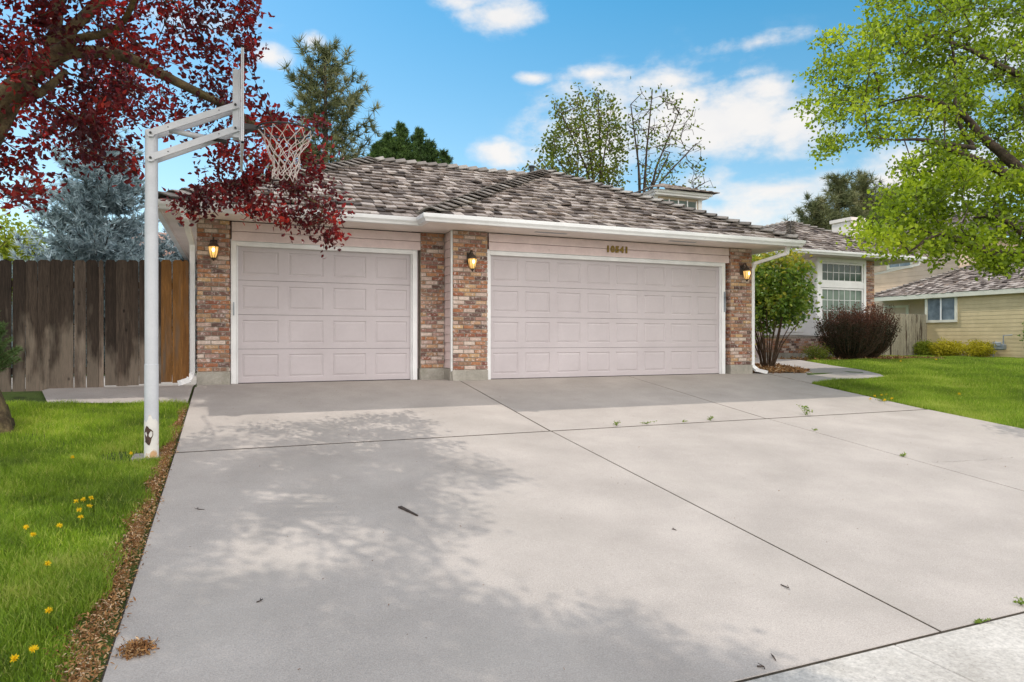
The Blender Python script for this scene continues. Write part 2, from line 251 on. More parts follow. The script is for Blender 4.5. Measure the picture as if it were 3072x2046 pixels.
class MB:
    def __init__(s): s.v = []; s.f = {}; s.r = {}; s.n = 0
    def add(s, V, F, rnd=None):
        V = np.asarray(V, float)
        rr = random.random() if rnd is None else rnd
        for f in F:
            k = len(f); s.f.setdefault(k, []).append([i+s.n for i in f]); s.r.setdefault(k, []).append(rr)
        s.v.append(V); s.n += len(V); return s
    def hexa(s, P, rnd=None):  # 8 corners: bottom 4 ccw, top 4 ccw
        return s.add(P, [(3, 2, 1, 0), (4, 5, 6, 7), (0, 1, 5, 4), (1, 2, 6, 5), (2, 3, 7, 6), (3, 0, 4, 7)], rnd)
    def box(s, x0, x1, y0, y1, z0, z1, rnd=None):
        return s.hexa([(x0, y0, z0), (x1, y0, z0), (x1, y1, z0), (x0, y1, z0), (x0, y0, z1), (x1, y0, z1), (x1, y1, z1), (x0, y1, z1)], rnd)
    def obox(s, O, U, V, W, rnd=None):  # corner + 3 edge vectors
        O, U, V, W = [np.asarray(a, float) for a in (O, U, V, W)]
        return s.hexa([O, O+U, O+U+V, O+V, O+W, O+U+W, O+U+V+W, O+V+W], rnd)
    def bbox(s, x0, x1, y0, y1, z0, z1, b=.006, rnd=None):  # box with chamfered edges
        P = []; xs = (x0, x1); ys = (y0, y1); zs = (z0, z1)
        c_ = [(x0+x1)/2, (y0+y1)/2, (z0+z1)/2]
        for ax in range(3):
            for x in xs:
                for y in ys:
                    for z in zs:
                        p = [x, y, z]
                        for a in range(3):
                            if a != ax: p[a] += b if p[a] < c_[a] else -b
                        P.append(p)
        # convex hull faces built by sorting
        P = np.array(P); F = []
        def idx(ax, i, j, k): return ax*8+i*4+j*2+k
        I = lambda ax, t: idx(ax, *t)
        def face(lst):
            q = P[lst]; n = np.cross(q[1]-q[0], q[2]-q[0])
            if n@(q.mean(0)-np.array(c_)) < 0: lst = lst[::-1]
            F.append(tuple(lst))
        for ax in range(3):
            o1, o2 = [a for a in range(3) if a != ax]
            for sd in (0, 1):
                l = []
                for a, b2 in ((0, 0), (1, 0), (1, 1), (0, 1)):
                    t = [0, 0, 0]; t[ax] = sd; t[o1] = a; t[o2] = b2; l.append(I(ax, t))
                face(l)
            # edges parallel to ax: between faces o1 and o2
            for a in (0, 1):
                for b2 in (0, 1):
                    t0 = [0, 0, 0]; t0[o1] = a; t0[o2] = b2; t1 = list(t0); t1[ax] = 1
                    face([I(o1, t0), I(o1, t1), I(o2, t1), I(o2, t0)])
        for i in (0, 1):
            for j in (0, 1):
                for k2 in (0, 1): face([I(0, (i, j, k2)), I(1, (i, j, k2)), I(2, (i, j, k2))])
        return s.add(P, F, rnd)
    def beam(s, a, b, w, h, up=(0, 0, 1), rnd=None):
        a = np.array(a, float); b = np.array(b, float); d = b-a; d /= np.linalg.norm(d)
        sd = np.cross(d, up); sd /= np.linalg.norm(sd); u = np.cross(sd, d)
        return s.obox(a-sd*w/2-u*h/2, b-a, sd*w, u*h, rnd)
    def tube(s, pts, rad, n=8, rnd=None, cap=True):
        pts = np.array(pts, float); m = len(pts)
        if np.isscalar(rad): rad = [rad]*m
        t = np.gradient(pts, axis=0); t /= np.linalg.norm(t, axis=1)[:, None]+1e-9
        ref = np.array([0, 0, 1.]) if abs(t[0][2]) < .9 else np.array([1., 0, 0]); V = []
        a = np.cross(t[0], ref); a /= np.linalg.norm(a)
        for i in range(m):
            a = a-t[i]*(a@t[i]); a /= np.linalg.norm(a)+1e-9; b = np.cross(t[i], a)
            for j in range(n):
                an = 2*math.pi*j/n; V.append(pts[i]+rad[i]*(a*math.cos(an)+b*math.sin(an)))
        F = [(i*n+j, i*n+(j+1) % n, (i+1)*n+(j+1) % n, (i+1)*n+j) for i in range(m-1) for j in range(n)]
        if cap: F += [tuple(range(n))[::-1], tuple((m-1)*n+j for j in range(n))]
        return s.add(V, F, rnd)
    def lathe(s, prof, cx, cy, n=16, rnd=None):  # prof: (r, z)
        V = [(cx+r*math.cos(2*math.pi*j/n), cy+r*math.sin(2*math.pi*j/n), z) for r, z in prof for j in range(n)]
        F = [(i*n+j, i*n+(j+1) % n, (i+1)*n+(j+1) % n, (i+1)*n+j) for i in range(len(prof)-1) for j in range(n)]
        F += [tuple(range(n))[::-1], tuple((len(prof)-1)*n+j for j in range(n))]
        return s.add(V, F, rnd)
    def extrude(s, prof, a, b, rnd=None):
        """prof: list of 3D offset vectors; swept from a to b; a,b may be lists of per-point offsets for mitres"""
        n = len(prof); A = [np.array(a)+np.array(p) for p in prof] if np.ndim(a) == 1 else a; B = [np.array(b)+np.array(p) for p in prof] if np.ndim(b) == 1 else b
        return s.add(list(A)+list(B), [(i, (i+1) % n, n+(i+1) % n, n+i) for i in range(n)]+[tuple(range(n))[::-1], tuple(range(n, 2*n))], rnd)
    def build(s, name, m, parent=None, origin=None, smooth=False):
        ks = sorted(s.f)
        return mesh_np(name, np.concatenate(s.v), [np.array(s.f[k]) for k in ks], sum([s.r[k] for k in ks], []), m, parent, origin, smooth)
def sheet(name, pts, m, parent=None, origin=None):  # polygons list
    b = MB()
    for p in pts: b.add(p, [tuple(range(len(p)))])
    return b.build(name, m, parent, origin)
# ------------------------------------------------------------ terrain
J1, J2 = -3.479, -8.24
def sm(t): t = np.clip(t, 0, 1); return t*t*(3-2*t)
def zg(x, y):
    x = np.asarray(x, float); y = np.asarray(y, float)
    z = np.where(y > 0, 0, np.where(y > J1, .115*y, np.where(y > J2, -.4+.0968*(y-J1), -.861)))
    return z+np.where(y > 0, .1*sm((x-8)/3)*sm(y/3)*(1-sm((x-15)/4)), 0)
def structure(o): o['kind'] = 'structure'; return o
def ground():
    xs = np.concatenate([[-400, -60, -20], np.arange(-12, 30.1, .5), [60, 400]]); ys = np.concatenate([[-400, -40, -12, J2-.05, J2, -7, -6, -5, -4, J1], np.arange(-3, 14.1, .5), [40, 100, 600]])
    X, Y = np.meshgrid(xs, ys); Z = zg(X, Y)-.03
    V = np.stack([X, Y, Z], -1).reshape(-1, 3); nx = len(xs); i = np.arange(len(ys)-1)[:, None]*nx+np.arange(nx-1)[None]
    F = np.stack([i, i+1, i+1+nx, i+nx], -1).reshape(-1, 4)
    return structure(mesh_np('lawn', V, F, np.zeros(len(F)), M['soil']))
ground()
XL, XA, XB, XR = -4.515, -.525, 2.75, 5.93
def slab(b, x0, x1, ys, g=.006, th=.12):
    for i in range(len(ys)-1):
        y0, y1 = ys[i], ys[i+1]
        e0 = g if i == 0 else 0; e1 = g if i == len(ys)-2 else 0
        a0, a1 = y0+e0, y1-e1; z0, z1 = float(zg(0, y0)), float(zg(0, y1))
        b.hexa([(x0+g, a0, z0-th), (x1-g, a0, z0-th), (x1-g, a1, z1-th), (x0+g, a1, z1-th), (x0+g, a0, z0), (x1-g, a0, z0), (x1-g, a1, z1), (x0+g, a1, z1)])
def driveway():
    b = MB(); g = .004
    def cell(x0, x1, y0, y1, gx0, gx1, gy0, gy1, xf=None):
        z0, z1 = float(zg(0, y0)), float(zg(0, y1)); X0, X1, Y0, Y1 = x0+gx0, x1-gx1, y0+gy0, y1-gy1
        r = .003
        # worn, slightly rounded slab edge
        lo = [(X0, Y0, z0-.1), (X1, Y0, z0-.1), (X1, Y1, z1-.1), (X0, Y1, z1-.1)]
        mid = [(X0, Y0, z0-r), (X1, Y0, z0-r), (X1, Y1, z1-r), (X0, Y1, z1-r)]
        top = [(X0+r, Y0+r, z0), (X1-r, Y0+r, z0), (X1-r, Y1-r, z1), (X0+r, Y1-r, z1)]
        b.add(lo+mid+top, [(0, 1, 5, 4), (1, 2, 6, 5), (2, 3, 7, 6), (3, 0, 4, 7), (4, 5, 9, 8), (5, 6, 10, 9), (6, 7, 11, 10), (7, 4, 8, 11), (8, 9, 10, 11)])
    for x0, x1 in ((XL, XA), (XA, XB), (XB, XR)):
        cell(x0, x1, J1, 0, .009, .009, .026, 0); cell(x0, x1, J2, J1, .009, .009, .012, .026)
    # flat pads running into the garage
    b.add([(XL+.03, 0, 0), (-.53, 0, 0), (-.53, .52, .0), (XL+.03, .52, .0)], [(0, 1, 2, 3)]); b.add([(-.522, 0, 0), (XR, 0, 0), (XR, .14, 0), (-.522, .14, 0)], [(0, 1, 2, 3)])
    structure(b.build('driveway', M['concrete']))
    f = MB(); f.add([(XL, 0, -.0045), (XL, J1, -.4045), (XR, J1, -.4045), (XR, 0, -.0045)], [(0, 1, 2, 3)]); f.add([(XL, J1, -.4045), (XL, J2, -.8655), (XR, J2, -.8655), (XR, J1, -.4045)], [(0, 1, 2, 3)])
    structure(f.build('driveway_joint_fill', M['dirt']))
driveway()
def crack():
    rg = np.random.default_rng(2); pts = []
    for u, v in ((2140, 1062), (2190, 1061), (2240, 1058), (2290, 1056), (2354, 1049), (2450, 1046)):
        r = ray(u, v); P = CAM.copy()
        for _ in range(10): P = CAM+r*((float(zg(P[0], P[1]))-CZ)/r[2])
        pts.append(P)
    V = []; n = 0; b = MB()
    for i in range(len(pts)-1):
        for q in range(6): V.append(pts[i]+(pts[i+1]-pts[i])*q/6+np.array([rg.normal(0, .008), rg.normal(0, .012), .0012]))
    for i in range(len(V)-1): w = .0022; b.add([V[i]-[0, w, 0], V[i+1]-[0, w, 0], V[i+1]+[0, w, 0], V[i]+[0, w, 0]], [(0, 1, 2, 3)])
    structure(b.build('driveway_crack', M['dirt']))
crack()
def sidewalk():
    b = MB()
    for i in range(-14, 16):
        x0 = -.9+i*1.5; b.bbox(x0+.004, x0+1.496, J2-1.5, J2-.012, -.96, -.858, .004)
    structure(b.build('sidewalk', M['concrete_old']))
    r = MB(); r.add([(-400, J2-1.9, -.99), (-400, -26, -.99), (400, -26, -.99), (400, J2-1.9, -.99)], [(0, 1, 2, 3)]); structure(r.build('road', mat('asphalt', [(.05, .05, .05), (.065, .063, .06)], .9, noise=(40, .3))))
    k = MB(); k.bbox(-60, 60, J2-1.9, J2-1.54, -1.0, -.866, .02); structure(k.build('kerb', M['concrete_old']))
sidewalk()
def prof_sheet(b, pts, dz=.0):  # polygon split at slope breaks is avoided by small steps; pts (x,y)
    b.add([(x, y, float(zg(x, y))+dz) for x, y in pts], [tuple(range(len(pts)))])
def paths():
    b = MB()  # concrete strip in front of the fence
    b.add([(XL-.02, 0, .003), (XL-.02, -1.12, -.127), (-6.1, -.86, -.097), (-6.35, 0, .003)], [(0, 3, 2, 1)])
    b.add([(XL-.02, 0, .003), (-6.35, 0, .003), (-6.35, .6, .003), (XL-.02, .6, .003)], [(0, 3, 2, 1)])
    b.box(XL-.35, XL-.03, J1-.16, J1+.16, -.5, float(zg(0, J1))-.012)   # footing stub beside the hoop pole
    structure(b.build('side_path', M['concrete']))
    b = MB()  # front walk to the entry
    P = [(XR+.01, -1.2), (XR+.2, -1.05), (7.2, -.95), (8.42, -.76), (8.6, -.5), (8.9, .2), (9.6, 1.6), (10.6, 3.6), (11.3, 4.9), (11.8, 9), (9.6, 9), (9.4, 4.5), (8.6, 2.4), (7.6, .6), (6.9, -.15), (XR+.01, -.02)]
    n = len(P); top = [(x, y, float(zg(x, y))+.006) for x, y in P]; bot = [(x, y, z-.1) for x, y, z in top]
    tri = [(15, 0, 1, 14), (1, 2, 13, 14), (2, 3, 4, 13), (4, 5, 12, 13), (5, 6, 12), (6, 7, 11, 12), (7, 8, 10, 11), (8, 9, 10)]
    b.add(top+bot, tri+[(i, n+i, n+(i+1) % n, (i+1) % n) for i in range(n)])
    structure(b.build('front_walk', M['concrete']))
    b = MB()
    b.add([(-12, .62, -.01), (XL-.02, .62, -.01), (XL-.02, 4, -.01), (-12, 4, -.01)], [(0, 1, 2, 3)]); structure(b.build('side_yard_patio', M['concrete_old']))
    b = MB()
    P = [(XR-.3, .0), (6.9, -.14), (7.6, .6), (8.6, 2.4), (8.6, 4.4), (5.65, 4.4), (5.65, .1)]
    b.add([(x, y, .004 if y > 0 else float(zg(x, y))+.012) for x, y in P], [tuple(range(7))])
    P = [(10.9, 3.6), (16.2, 3.2), (16.2, 4.8), (12.5, 4.8), (11.5, 5.0)]
    b.add([(x, y, float(zg(x, y))+.004) for x, y in P], [tuple(range(5))]); structure(b.build('planting_bed', M['dirt']))
paths()
# ------------------------------------------------------------ shake roofs
SL = math.sqrt(1.25); CT, SN = 1/SL, .5/SL     # 6 in 12 pitch
def shakes(b, O, U, V, Ls, umin, umax, expo=.232, wr=(.10, .215)):
    O, U, V = [np.array(a, float) for a in (O, U, V)]; Nn = np.cross(U, V)
    nc = int(Ls/expo)+1
    for i in range(nc):
        v0 = i*expo-.03; v1 = min(v0+expo*1.4, Ls)
        tl, th = max(0, v0)*CT, v1*CT
        a0, a1 = umin(tl), umax(tl); b0, b1 = umin(th), umax(th)
        if a1-a0 < .05: continue
        u = a0+rng.uniform(-.1, 0)
        wave = .012*math.sin(i*2.1)
        while u < a1:
            w = rng.uniform(*wr); q0, q1 = max(u, a0-.01), min(u+w-.009, a1+.01); u += w
            if q1-q0 < .02: continue
            j = rng.normal(0, .007)+wave*.5; t = rng.uniform(.017, .036); lift = rng.uniform(.012, .03)+(.02 if rng.random() < .06 else 0); tw = rng.normal(0, .006)
            vv0 = v0+j
            r0, r1 = min(max(q0, b0), b1), min(max(q1, b0), b1)
            if r1-r0 < .004: r1 = r0+.004
            P = lambda uu, vv, n: O+U*uu+V*vv+Nn*n
            b.hexa([P(q0, vv0, lift-tw), P(q1, vv0+rng.normal(0, .005), lift+tw), P(r1, v1, 0), P(r0, v1, 0), P(q0, vv0, lift+t-tw), P(q1, vv0, lift+t+tw), P(r1, v1, .008), P(r0, v1, .008)], float(np.clip(rng.beta(2, 2.2), 0, 1)))
def slabface(b, pts, th=.03):
    P = [np.array(p, float) for p in pts]; n = np.cross(P[1]-P[0], P[2]-P[0]); n /= np.linalg.norm(n)
    if n[2] < 0: n = -n
    lo = [p-n*th for p in P]; k = len(P)
    b.add(P+lo, [tuple(range(k)), tuple(range(k, 2*k))[::-1]]+[(i, (i+1) % k, k+(i+1) % k, k+i) for i in range(k)])
def caps(b, A, B, n1, n2, step=.23, w=.2):
    A, B = np.array(A, float), np.array(B, float); h = B-A; Ln = np.linalg.norm(h); h /= Ln; k = int(Ln/step)
    for i in range(k+1):
        s0 = i*step; s1 = min(s0+step*1.35, Ln+.02)
        if s1-s0 < .05: continue
        t = rng.uniform(.014, .024); l0 = rng.uniform(.08, .095)
        for n in (n1, n2):
            n = np.array(n, float); d = np.cross(n, h); d /= np.linalg.norm(d)
            if d[2] > 0 or (abs(d[2]) < 1e-6): d = -d
            if abs(d[2]) < 1e-6 and (d@np.array(n)) < 0: d = -d
            ww = w*rng.uniform(.88, 1.08)
            P = lambda s, e, o: A+h*s+d*e+n*o
            b.hexa([P(s0, -.01, l0), P(s0, ww, l0-.012), P(s1, ww, .02), P(s1, -.01, .026), P(s0, -.01, l0+t), P(s0, ww, l0+t-.012), P(s1, ww, .034), P(s1, -.01, .04)], float(rng.uniform(.1, 1)))
nF, nLf, nRt, nBk = (0, -SN, CT), (-SN, 0, CT), (SN, 0, CT), (0, SN, CT)
VF, VL, VR = (0, CT, SN), (CT, 0, SN), (-CT, 0, SN)
EZ = 2.6
# ------------------------------------------------------------ the house
house = empty('house', (0, 0, 0), 'pale pink house with two garage doors, brick piers and brown cedar shake roof', 'house')
GL, GR_, YR, YLf = -1.22, 6.17, -.62, -.18   # eave corners of the two garage roofs
apR = (2.475, 3.075, EZ+.5*3.695); apL = (-1.3, 3.47, EZ+1.825)
def garage_roofs():
    b = MB(); T = 3.695/CT
    shakes(b, (GL, YR, EZ), (1, 0, 0), VF, T, lambda t: t, lambda t: 7.39-t)
    shakes(b, (GL, YLf, EZ), (0, -1, 0), VL, T, lambda t: -t, lambda t: .44-t)
    shakes(b, (GR_, YR, EZ), (0, 1, 0), VR, T, lambda t: t, lambda t: 8.6)
    b.build('double_garage_roof', M['shake'], house)
    b = MB(); T2 = 3.65/CT
    shakes(b, (-4.95, YLf, EZ), (1, 0, 0), VF, T2, lambda t: t, lambda t: 3.73+t)
    shakes(b, (-4.95, 7.12, EZ), (0, -1, 0), VL, T2, lambda t: t, lambda t: 7.3-t)
    b.build('single_garage_roof', M['shake'], house)
    b = MB()
    slabface(b, [(GL, YR, EZ), (GR_, YR, EZ), apR]); slabface(b, [(GR_, YR, EZ), (GR_, 8, EZ), (2.475, 8, apR[2]), apR])
    slabface(b, [(GL, YR, EZ), apR, (2.475, 3.5, apR[2]), (GL, YLf, EZ)])
    slabface(b, [(-4.95, YLf, EZ), (GL, YLf, EZ), (2.43, 3.47, apL[2]), apL]); slabface(b, [(-4.95, YLf, EZ), apL, (-4.95, 7.12, EZ)]); slabface(b, [(-4.95, 7.12, EZ), apL, (2.43, 3.47, apL[2]), (2.43, 7.12, EZ)])
    slabface(b, [(2.475, 8, apR[2]), (2.475, 3.5, apR[2]), (-1.0, 7, EZ+.1), (-1, 8, EZ+.1)])
    # main roof behind the garages, low hip
    z0 = 2.62; slabface(b, [(-4.9, 7.1, z0), (12.4, 7.1, z0), (9, 10.5, z0+1.2), (-1.5, 10.5, z0+1.2)]); slabface(b, [(-4.9, 14, z0), (-1.5, 10.5, z0+1.2), (9, 10.5, z0+1.2), (12.4, 14, z0)])
    slabface(b, [(12.4, 7.1, z0), (12.4, 14, z0), (9, 10.5, z0+1.2)]); slabface(b, [(-4.9, 7.1, z0), (-1.5, 10.5, z0+1.2), (-4.9, 14, z0)])
    b.build('roof_decking', M['roofdark'], house)
    b = MB()
    caps(b, (GL, YR, EZ+.02), apR, nF, nLf); caps(b, (GR_, YR, EZ+.02), apR, nF, nRt); caps(b, (2.475, 8, apR[2]), apR, nLf, nRt)
    caps(b, (-4.95, YLf, EZ+.02), apL, nF, nLf); caps(b, (2.35, 3.47, apL[2]), apL, nF, nBk)
    b.build('ridge_caps', M['cap'], house)
    b = MB(); b.tube([(2.28, 3.35, 4.3), (2.28, 3.35, 4.60)], .05, 10); b.tube([(2.28, 3.35, 4.60), (2.28, 3.35, 4.63)], .075, 10); b.build('roof_vent_pipe', M['black'], house)
garage_roofs()
def gutter_prof(out):  # profile offsets, 'out' = horizontal outward unit vector
    o = np.array(out, float); z = np.array([0, 0, 1.])
    P = [(0, 0), (.075, 0), (.088, .03), (.115, .062), (.12, .105), (.12, .118), (.108, .118), (.108, .07), (.07, .02), (.012, .012), (.012, .11), (0, .11)]
    return [(a, h) for a, h in P], o, z
def gutter(b, A, B, out, m0=0, m1=0):
    """A->B along the eave; m0/m1: mitre factor at each end (how far the end moves along the run per metre outward)"""
    P, o, z = gutter_prof(out); A = np.array(A, float); B = np.array(B, float); d = (B-A)/np.linalg.norm(B-A)
    b.extrude(None or [0]*len(P), [A+o*a+z*h-d*a*m0 for a, h in P], [B+o*a+z*h+d*a*m1 for a, h in P])
def gutters():
    b = MB(); zg0 = EZ-.115
    gutter(b, (GL, YR, zg0), (GR_, YR, zg0), (0, -1, 0), 1, 1)
    gutter(b, (GL, YLf, zg0), (GL, YR, zg0), (-1, 0, 0), -1, 1)
    gutter(b, (GR_, YR, zg0), (GR_, 6.8, zg0), (1, 0, 0), 1, 0)
    gutter(b, (-4.95, YLf, zg0), (GL, YLf, zg0), (0, -1, 0), 1, -1)
    gutter(b, (-4.95, 7, zg0), (-4.95, YLf, zg0), (-1, 0, 0), 0, 1)
    b.build('gutter', M['gutter'], house)
    b = MB()   # soffits
    b.box(GL, GR_, YR, .12, EZ-.105, EZ-.07); b.box(5.55, GR_, .121, 7, EZ-.105, EZ-.07); b.box(GL, -.64, .121, .46, EZ-.105, EZ-.07); b.box(-4.95, GL-.002, YLf, .5, EZ-.105, EZ-.07); b.box(-4.95, -4.4, .501, 7, EZ-.105, EZ-.07)
    b.box(-4.949, -4.93, YLf+.01, 7, EZ-.12, EZ-.01)
    b.build('soffit', M['soffit'], house)
    for x0, x1, y0, y1 in ((.7, 1.3, -.36, -.28), (3.4, 4.0, -.36, -.28), (-4.8, -4.7, 1.0, 1.35)): b = MB(); b.box(x0, x1, y0, y1, EZ-.108, EZ-.1045); b.build('soffit_vent', M['metergrey'], house)
gutters()
def downspout(b, pts, w=.075, d=.06):
    for i in range(len(pts)-1):
        a = np.array(pts[i], float); e = np.array(pts[i+1], float); h = (e-a)/np.linalg.norm(e-a)
        up = (0, -1, 0) if abs(h[1]) < .8 else (0, 0, 1)
        b.beam(a-h*.012, e+h*.012, w, d, up)
        if np.linalg.norm(e-a) > .8:   # corrugation ribs
            sd = np.cross(h, up); sd /= np.linalg.norm(sd); u = np.cross(sd, h)
            for k in (-.3, 0, .3):
                c0 = a+sd*w*k+u*(d/2+.001); b.beam(c0, c0+(e-a), .012, .006, up)
def bricks(b, O, U, W, H, Nn, ro=0, course=.0672, bl=.20, dep=.012, e=.014):
    """brick field on a wall: O lower corner, U along, Nn outward; W wide, H high"""
    O, U, Nn = [np.array(a, float) for a in (O, U, Nn)]; z = np.array([0, 0, 1.])
    nr = int(H/course); course = H/nr
    for i in range(nr):
        u = -bl/2*((i+ro) % 2)+rng.uniform(-.01, .01)
        while u < W-.01:
            L_ = bl*rng.uniform(.94, 1.04); a, c_ = max(u, 0), min(u+L_-e, W); u += L_
            if c_-a < .025: continue
            p = rng.uniform(-.003, .004); j = rng.uniform(-.0015, .0015)
            z0 = i*course+e/2+j; hh = course-e; ch = .004
            A = O+U*a+z*z0; X_ = U*(c_-a); D = Nn*(dep+p)
            lo = [A, A+X_, A+X_+z*hh, A+z*hh]; mid = [q+D-Nn*ch for q in lo]
            top = [A+D+U*ch+z*ch, A+D+X_-U*ch+z*ch, A+D+X_-U*ch+z*(hh-ch), A+D+U*ch+z*(hh-ch)]
            b.add(lo+mid+top, [(0, 1, 5, 4), (1, 2, 6, 5), (2, 3, 7, 6), (3, 0, 4, 7), (4, 5, 9, 8), (5, 6, 10, 9), (6, 7, 11, 10), (7, 4, 8, 11), (8, 9, 10, 11)], float(rng.random()))
def pier(x0, x1, y, base_h=.17, ztop=2.49, sides=True, yb=.4, left=True):
    m = MB(); m.box(x0, x1, y, y+yb, base_h, ztop)
    p = m.build('brick_pier', M['mortar'], house)
    b = MB(); bricks(b, (x0, y, base_h+.005), (1, 0, 0), x1-x0, ztop-base_h-.01, (0, -1, 0), random.randint(0, 1))
    if sides:
        bricks(b, (x1, y, base_h+.005), (0, 1, 0), yb, ztop-base_h-.01, (1, 0, 0), 1)
    if sides and left: bricks(b, (x0, y+yb, base_h+.005), (0, -1, 0), yb, ztop-base_h-.01, (-1, 0, 0), 1)
    b.build('brick_facing', M['brick'], p)
    f = MB(); f.bbox(x0-.012, x1+.012, y-.028, y+yb, -.15, base_h, .008); f.build('pier_base', M['found'], p)
    return p
YL = .438
def walls():
    b = MB()
    b.box(-4.40, 5.55, .6, 7, 0, 2.49); b.box(-.62, 5.5, .25, .62, 0, 2.49); b.box(-4.4, 12.4, 7.0, 14, 0, 2.6); b.box(-4.4, -4.0, .84, .62+.3, 0, 2.48)
    b.build('wall', M['siding'], house)
    # lap siding over each door, on the step wall
    s = MB()
    def lap(x0, x1, y, z0, z1, n, ax='x'):
        h = (z1-z0)/n
        for i in range(n):
            a = z0+i*h
            s.hexa([(x0, y-.022, a), (x1, y-.022, a), (x1, y+.05, a), (x0, y+.05, a), (x0, y-.008, a+h-.007), (x1, y-.008, a+h-.007), (x1, y+.05, a+h-.007), (x0, y+.05, a+h-.007)])
    lap(-4.02, -1.07, YL+.03, 2.19, 2.485, 2); lap(0.0, 5.06, .03, 2.19, 2.485, 2)
    for i in range(16):   # step wall facing left, at x = -.64
        h = 2.29/16; a = .2+i*h
        s.hexa([(-.662, .06, a), (-.6, .06, a), (-.6, YL+.02, a), (-.662, YL+.02, a), (-.650, .06, a+h-.006), (-.6, .06, a+h-.006), (-.6, YL+.02, a+h-.006), (-.650, YL+.02, a+h-.006)])
    s.build('lap_siding', M['siding'], house)
    t = MB(); t.bbox(-.672, -.632, .012, .07, .15, 2.49, .004); t.build('corner_board', M['white'], house)
    f = MB(); f.box(-.68, -.6, .03, YL+.0, -.15, .19); f.build('foundation', M['found'], house)
walls()
pier(-4.493, -4.055, YL, .19, 2.49); pier(-1.075, -.665, YL, .19, 2.49, sides=False); pier(-.645, -.045, 0, .17, 2.49, left=False); pier(5.085, 5.61, 0, .17, 2.49)
def garage_door(x0, x1, y, ncol, lbl):
    """sectional door with raised panels, casing, handle. opening x0..x1, z 0..2.13, door skin at y"""
    d = MB(); H = 2.13; rows = 4; h = H/rows
    for r in range(rows):
        z0, z1 = r*h+.0025, (r+1)*h-.0025
        if r == 0: z0 = .012
        w = (x1-x0)/ncol; mx = w*.11; mz = h*.17
        # skin with rectangular rings pressed in: groove + raised field
        d.box(x0, x1, y+.012, y+.05, z0, z1)
        V = []; F = []
        def quad(a, b_, c_, e_): F.append((a, b_, c_, e_))
        zz0, zz1 = r*h+mz, (r+1)*h-mz*.9
        # stiles
        xs = [x0]+sum([[x0+i*w+mx, x0+(i+1)*w-mx] for i in range(ncol)], [])+[x1]
        f = lambda xa, xb, za, zb, dep=0: d.add([(xa, y+dep, za), (xb, y+dep, za), (xb, y+dep, zb), (xa, y+dep, zb)], [(0, 1, 2, 3)])
        f(x0, x1, z0, zz0); f(x0, x1, zz1, z1)
        for i in range(0, len(xs), 2): f(xs[i], xs[i+1], zz0, zz1)
        for i in range(ncol):
            a, b_ = x0+i*w+mx, x0+(i+1)*w-mx
            R0 = [(a, y, zz0), (b_, y, zz0), (b_, y, zz1), (a, y, zz1)]
            g = .014; R1 = [(a+g, y+.0105, zz0+g), (b_-g, y+.0105, zz0+g), (b_-g, y+.0105, zz1-g), (a+g, y+.0105, zz1-g)]
            g2 = .042; R2 = [(a+g2, y+.001, zz0+g2), (b_-g2, y+.001, zz0+g2), (b_-g2, y+.001, zz1-g2), (a+g2, y+.001, zz1-g2)]
            d.add(R0+R1+R2, [(0, 1, 5, 4), (1, 2, 6, 5), (2, 3, 7, 6), (3, 0, 4, 7), (4, 5, 9, 8), (5, 6, 10, 9), (6, 7, 11, 10), (7, 4, 8, 11), (8, 9, 10, 11)])
        for (za, dirn) in ((z0, -1), (z1, 1)):
            d.add([(x0, y, za), (x1, y, za), (x1, y+.02, za), (x0, y+.02, za)], [(0, 1, 2, 3)])
    dd = d.build('garage_door', M['door'], house); dd['label'] = lbl
    s = MB(); s.box(x0, x1, y+.004, y+.03, -.002, .012); s.box(x0+.01, x1-.01, y+.055, y+.07, 0, 2.12); s.build('weather_seal', M['black'], dd)
    yc = y-.07
    t = MB(); t.bbox(x0-.085, x0-.003, yc, y+.045, .0, 2.185, .004); t.bbox(x1+.003, x1+.085, yc, y+.045, .0, 2.185, .004); t.bbox(x0-.003, x1+.003, yc, y+.045, 2.115, 2.184, .004)
    t.box(x0, x0+.02, y-.03, y-.005, 0, 2.115); t.box(x1-.02, x1, y-.03, y-.005, 0, 2.115)
    t.bbox(x0-.09, x1+.09, yc-.018, yc+.02, 2.186, 2.205, .003)
    t.build('door_casing', M['white'], house)
    return dd
d1 = garage_door(-3.95, -1.21, YL+.10, 4, 'single garage door with four columns of raised panels')
d2 = garage_door(0.03, 4.90, .10, 8, 'double garage door with eight columns of raised panels')
b = MB(); b.box(4.945, 4.985, .0+.018, .029, 1.22, 1.62); b.box(4.95, 4.96, -.012, .018, 1.5, 1.6); b.box(4.95, 4.965, -.006, .018, 1.28, 1.52); b.build('slide_bolt', M['metergrey'], house)
b = MB(); b.box(-4.0, -3.985, YL+.015, YL+.029, 1.05, 1.25); b.build('slide_bolt', M['metergrey'], house)
for i, ch in enumerate('10541'):
    cu = bpy.data.curves.new('digit', 'FONT'); cu.body = ch; cu.size = .155; cu.extrude = .006; cu.bevel_depth = .002; cu.offset = .007; cu.align_x = 'CENTER'
    to = bpy.data.objects.new('t', cu); COL.objects.link(to); bpy.context.view_layer.update()
    me = bpy.data.meshes.new_from_object(to.evaluated_get(bpy.context.evaluated_depsgraph_get())); bpy.data.objects.remove(to)
    me.materials.clear(); me.materials.append(M['brass'])
    o = bpy.data.objects.new('house_number', me); COL.objects.link(o); o.parent = house; o.rotation_euler = (R(90), 0, 0); o.location = (2.30+i*.098, -.003, 2.275)
    o['label'] = 'brass house number digit '+ch
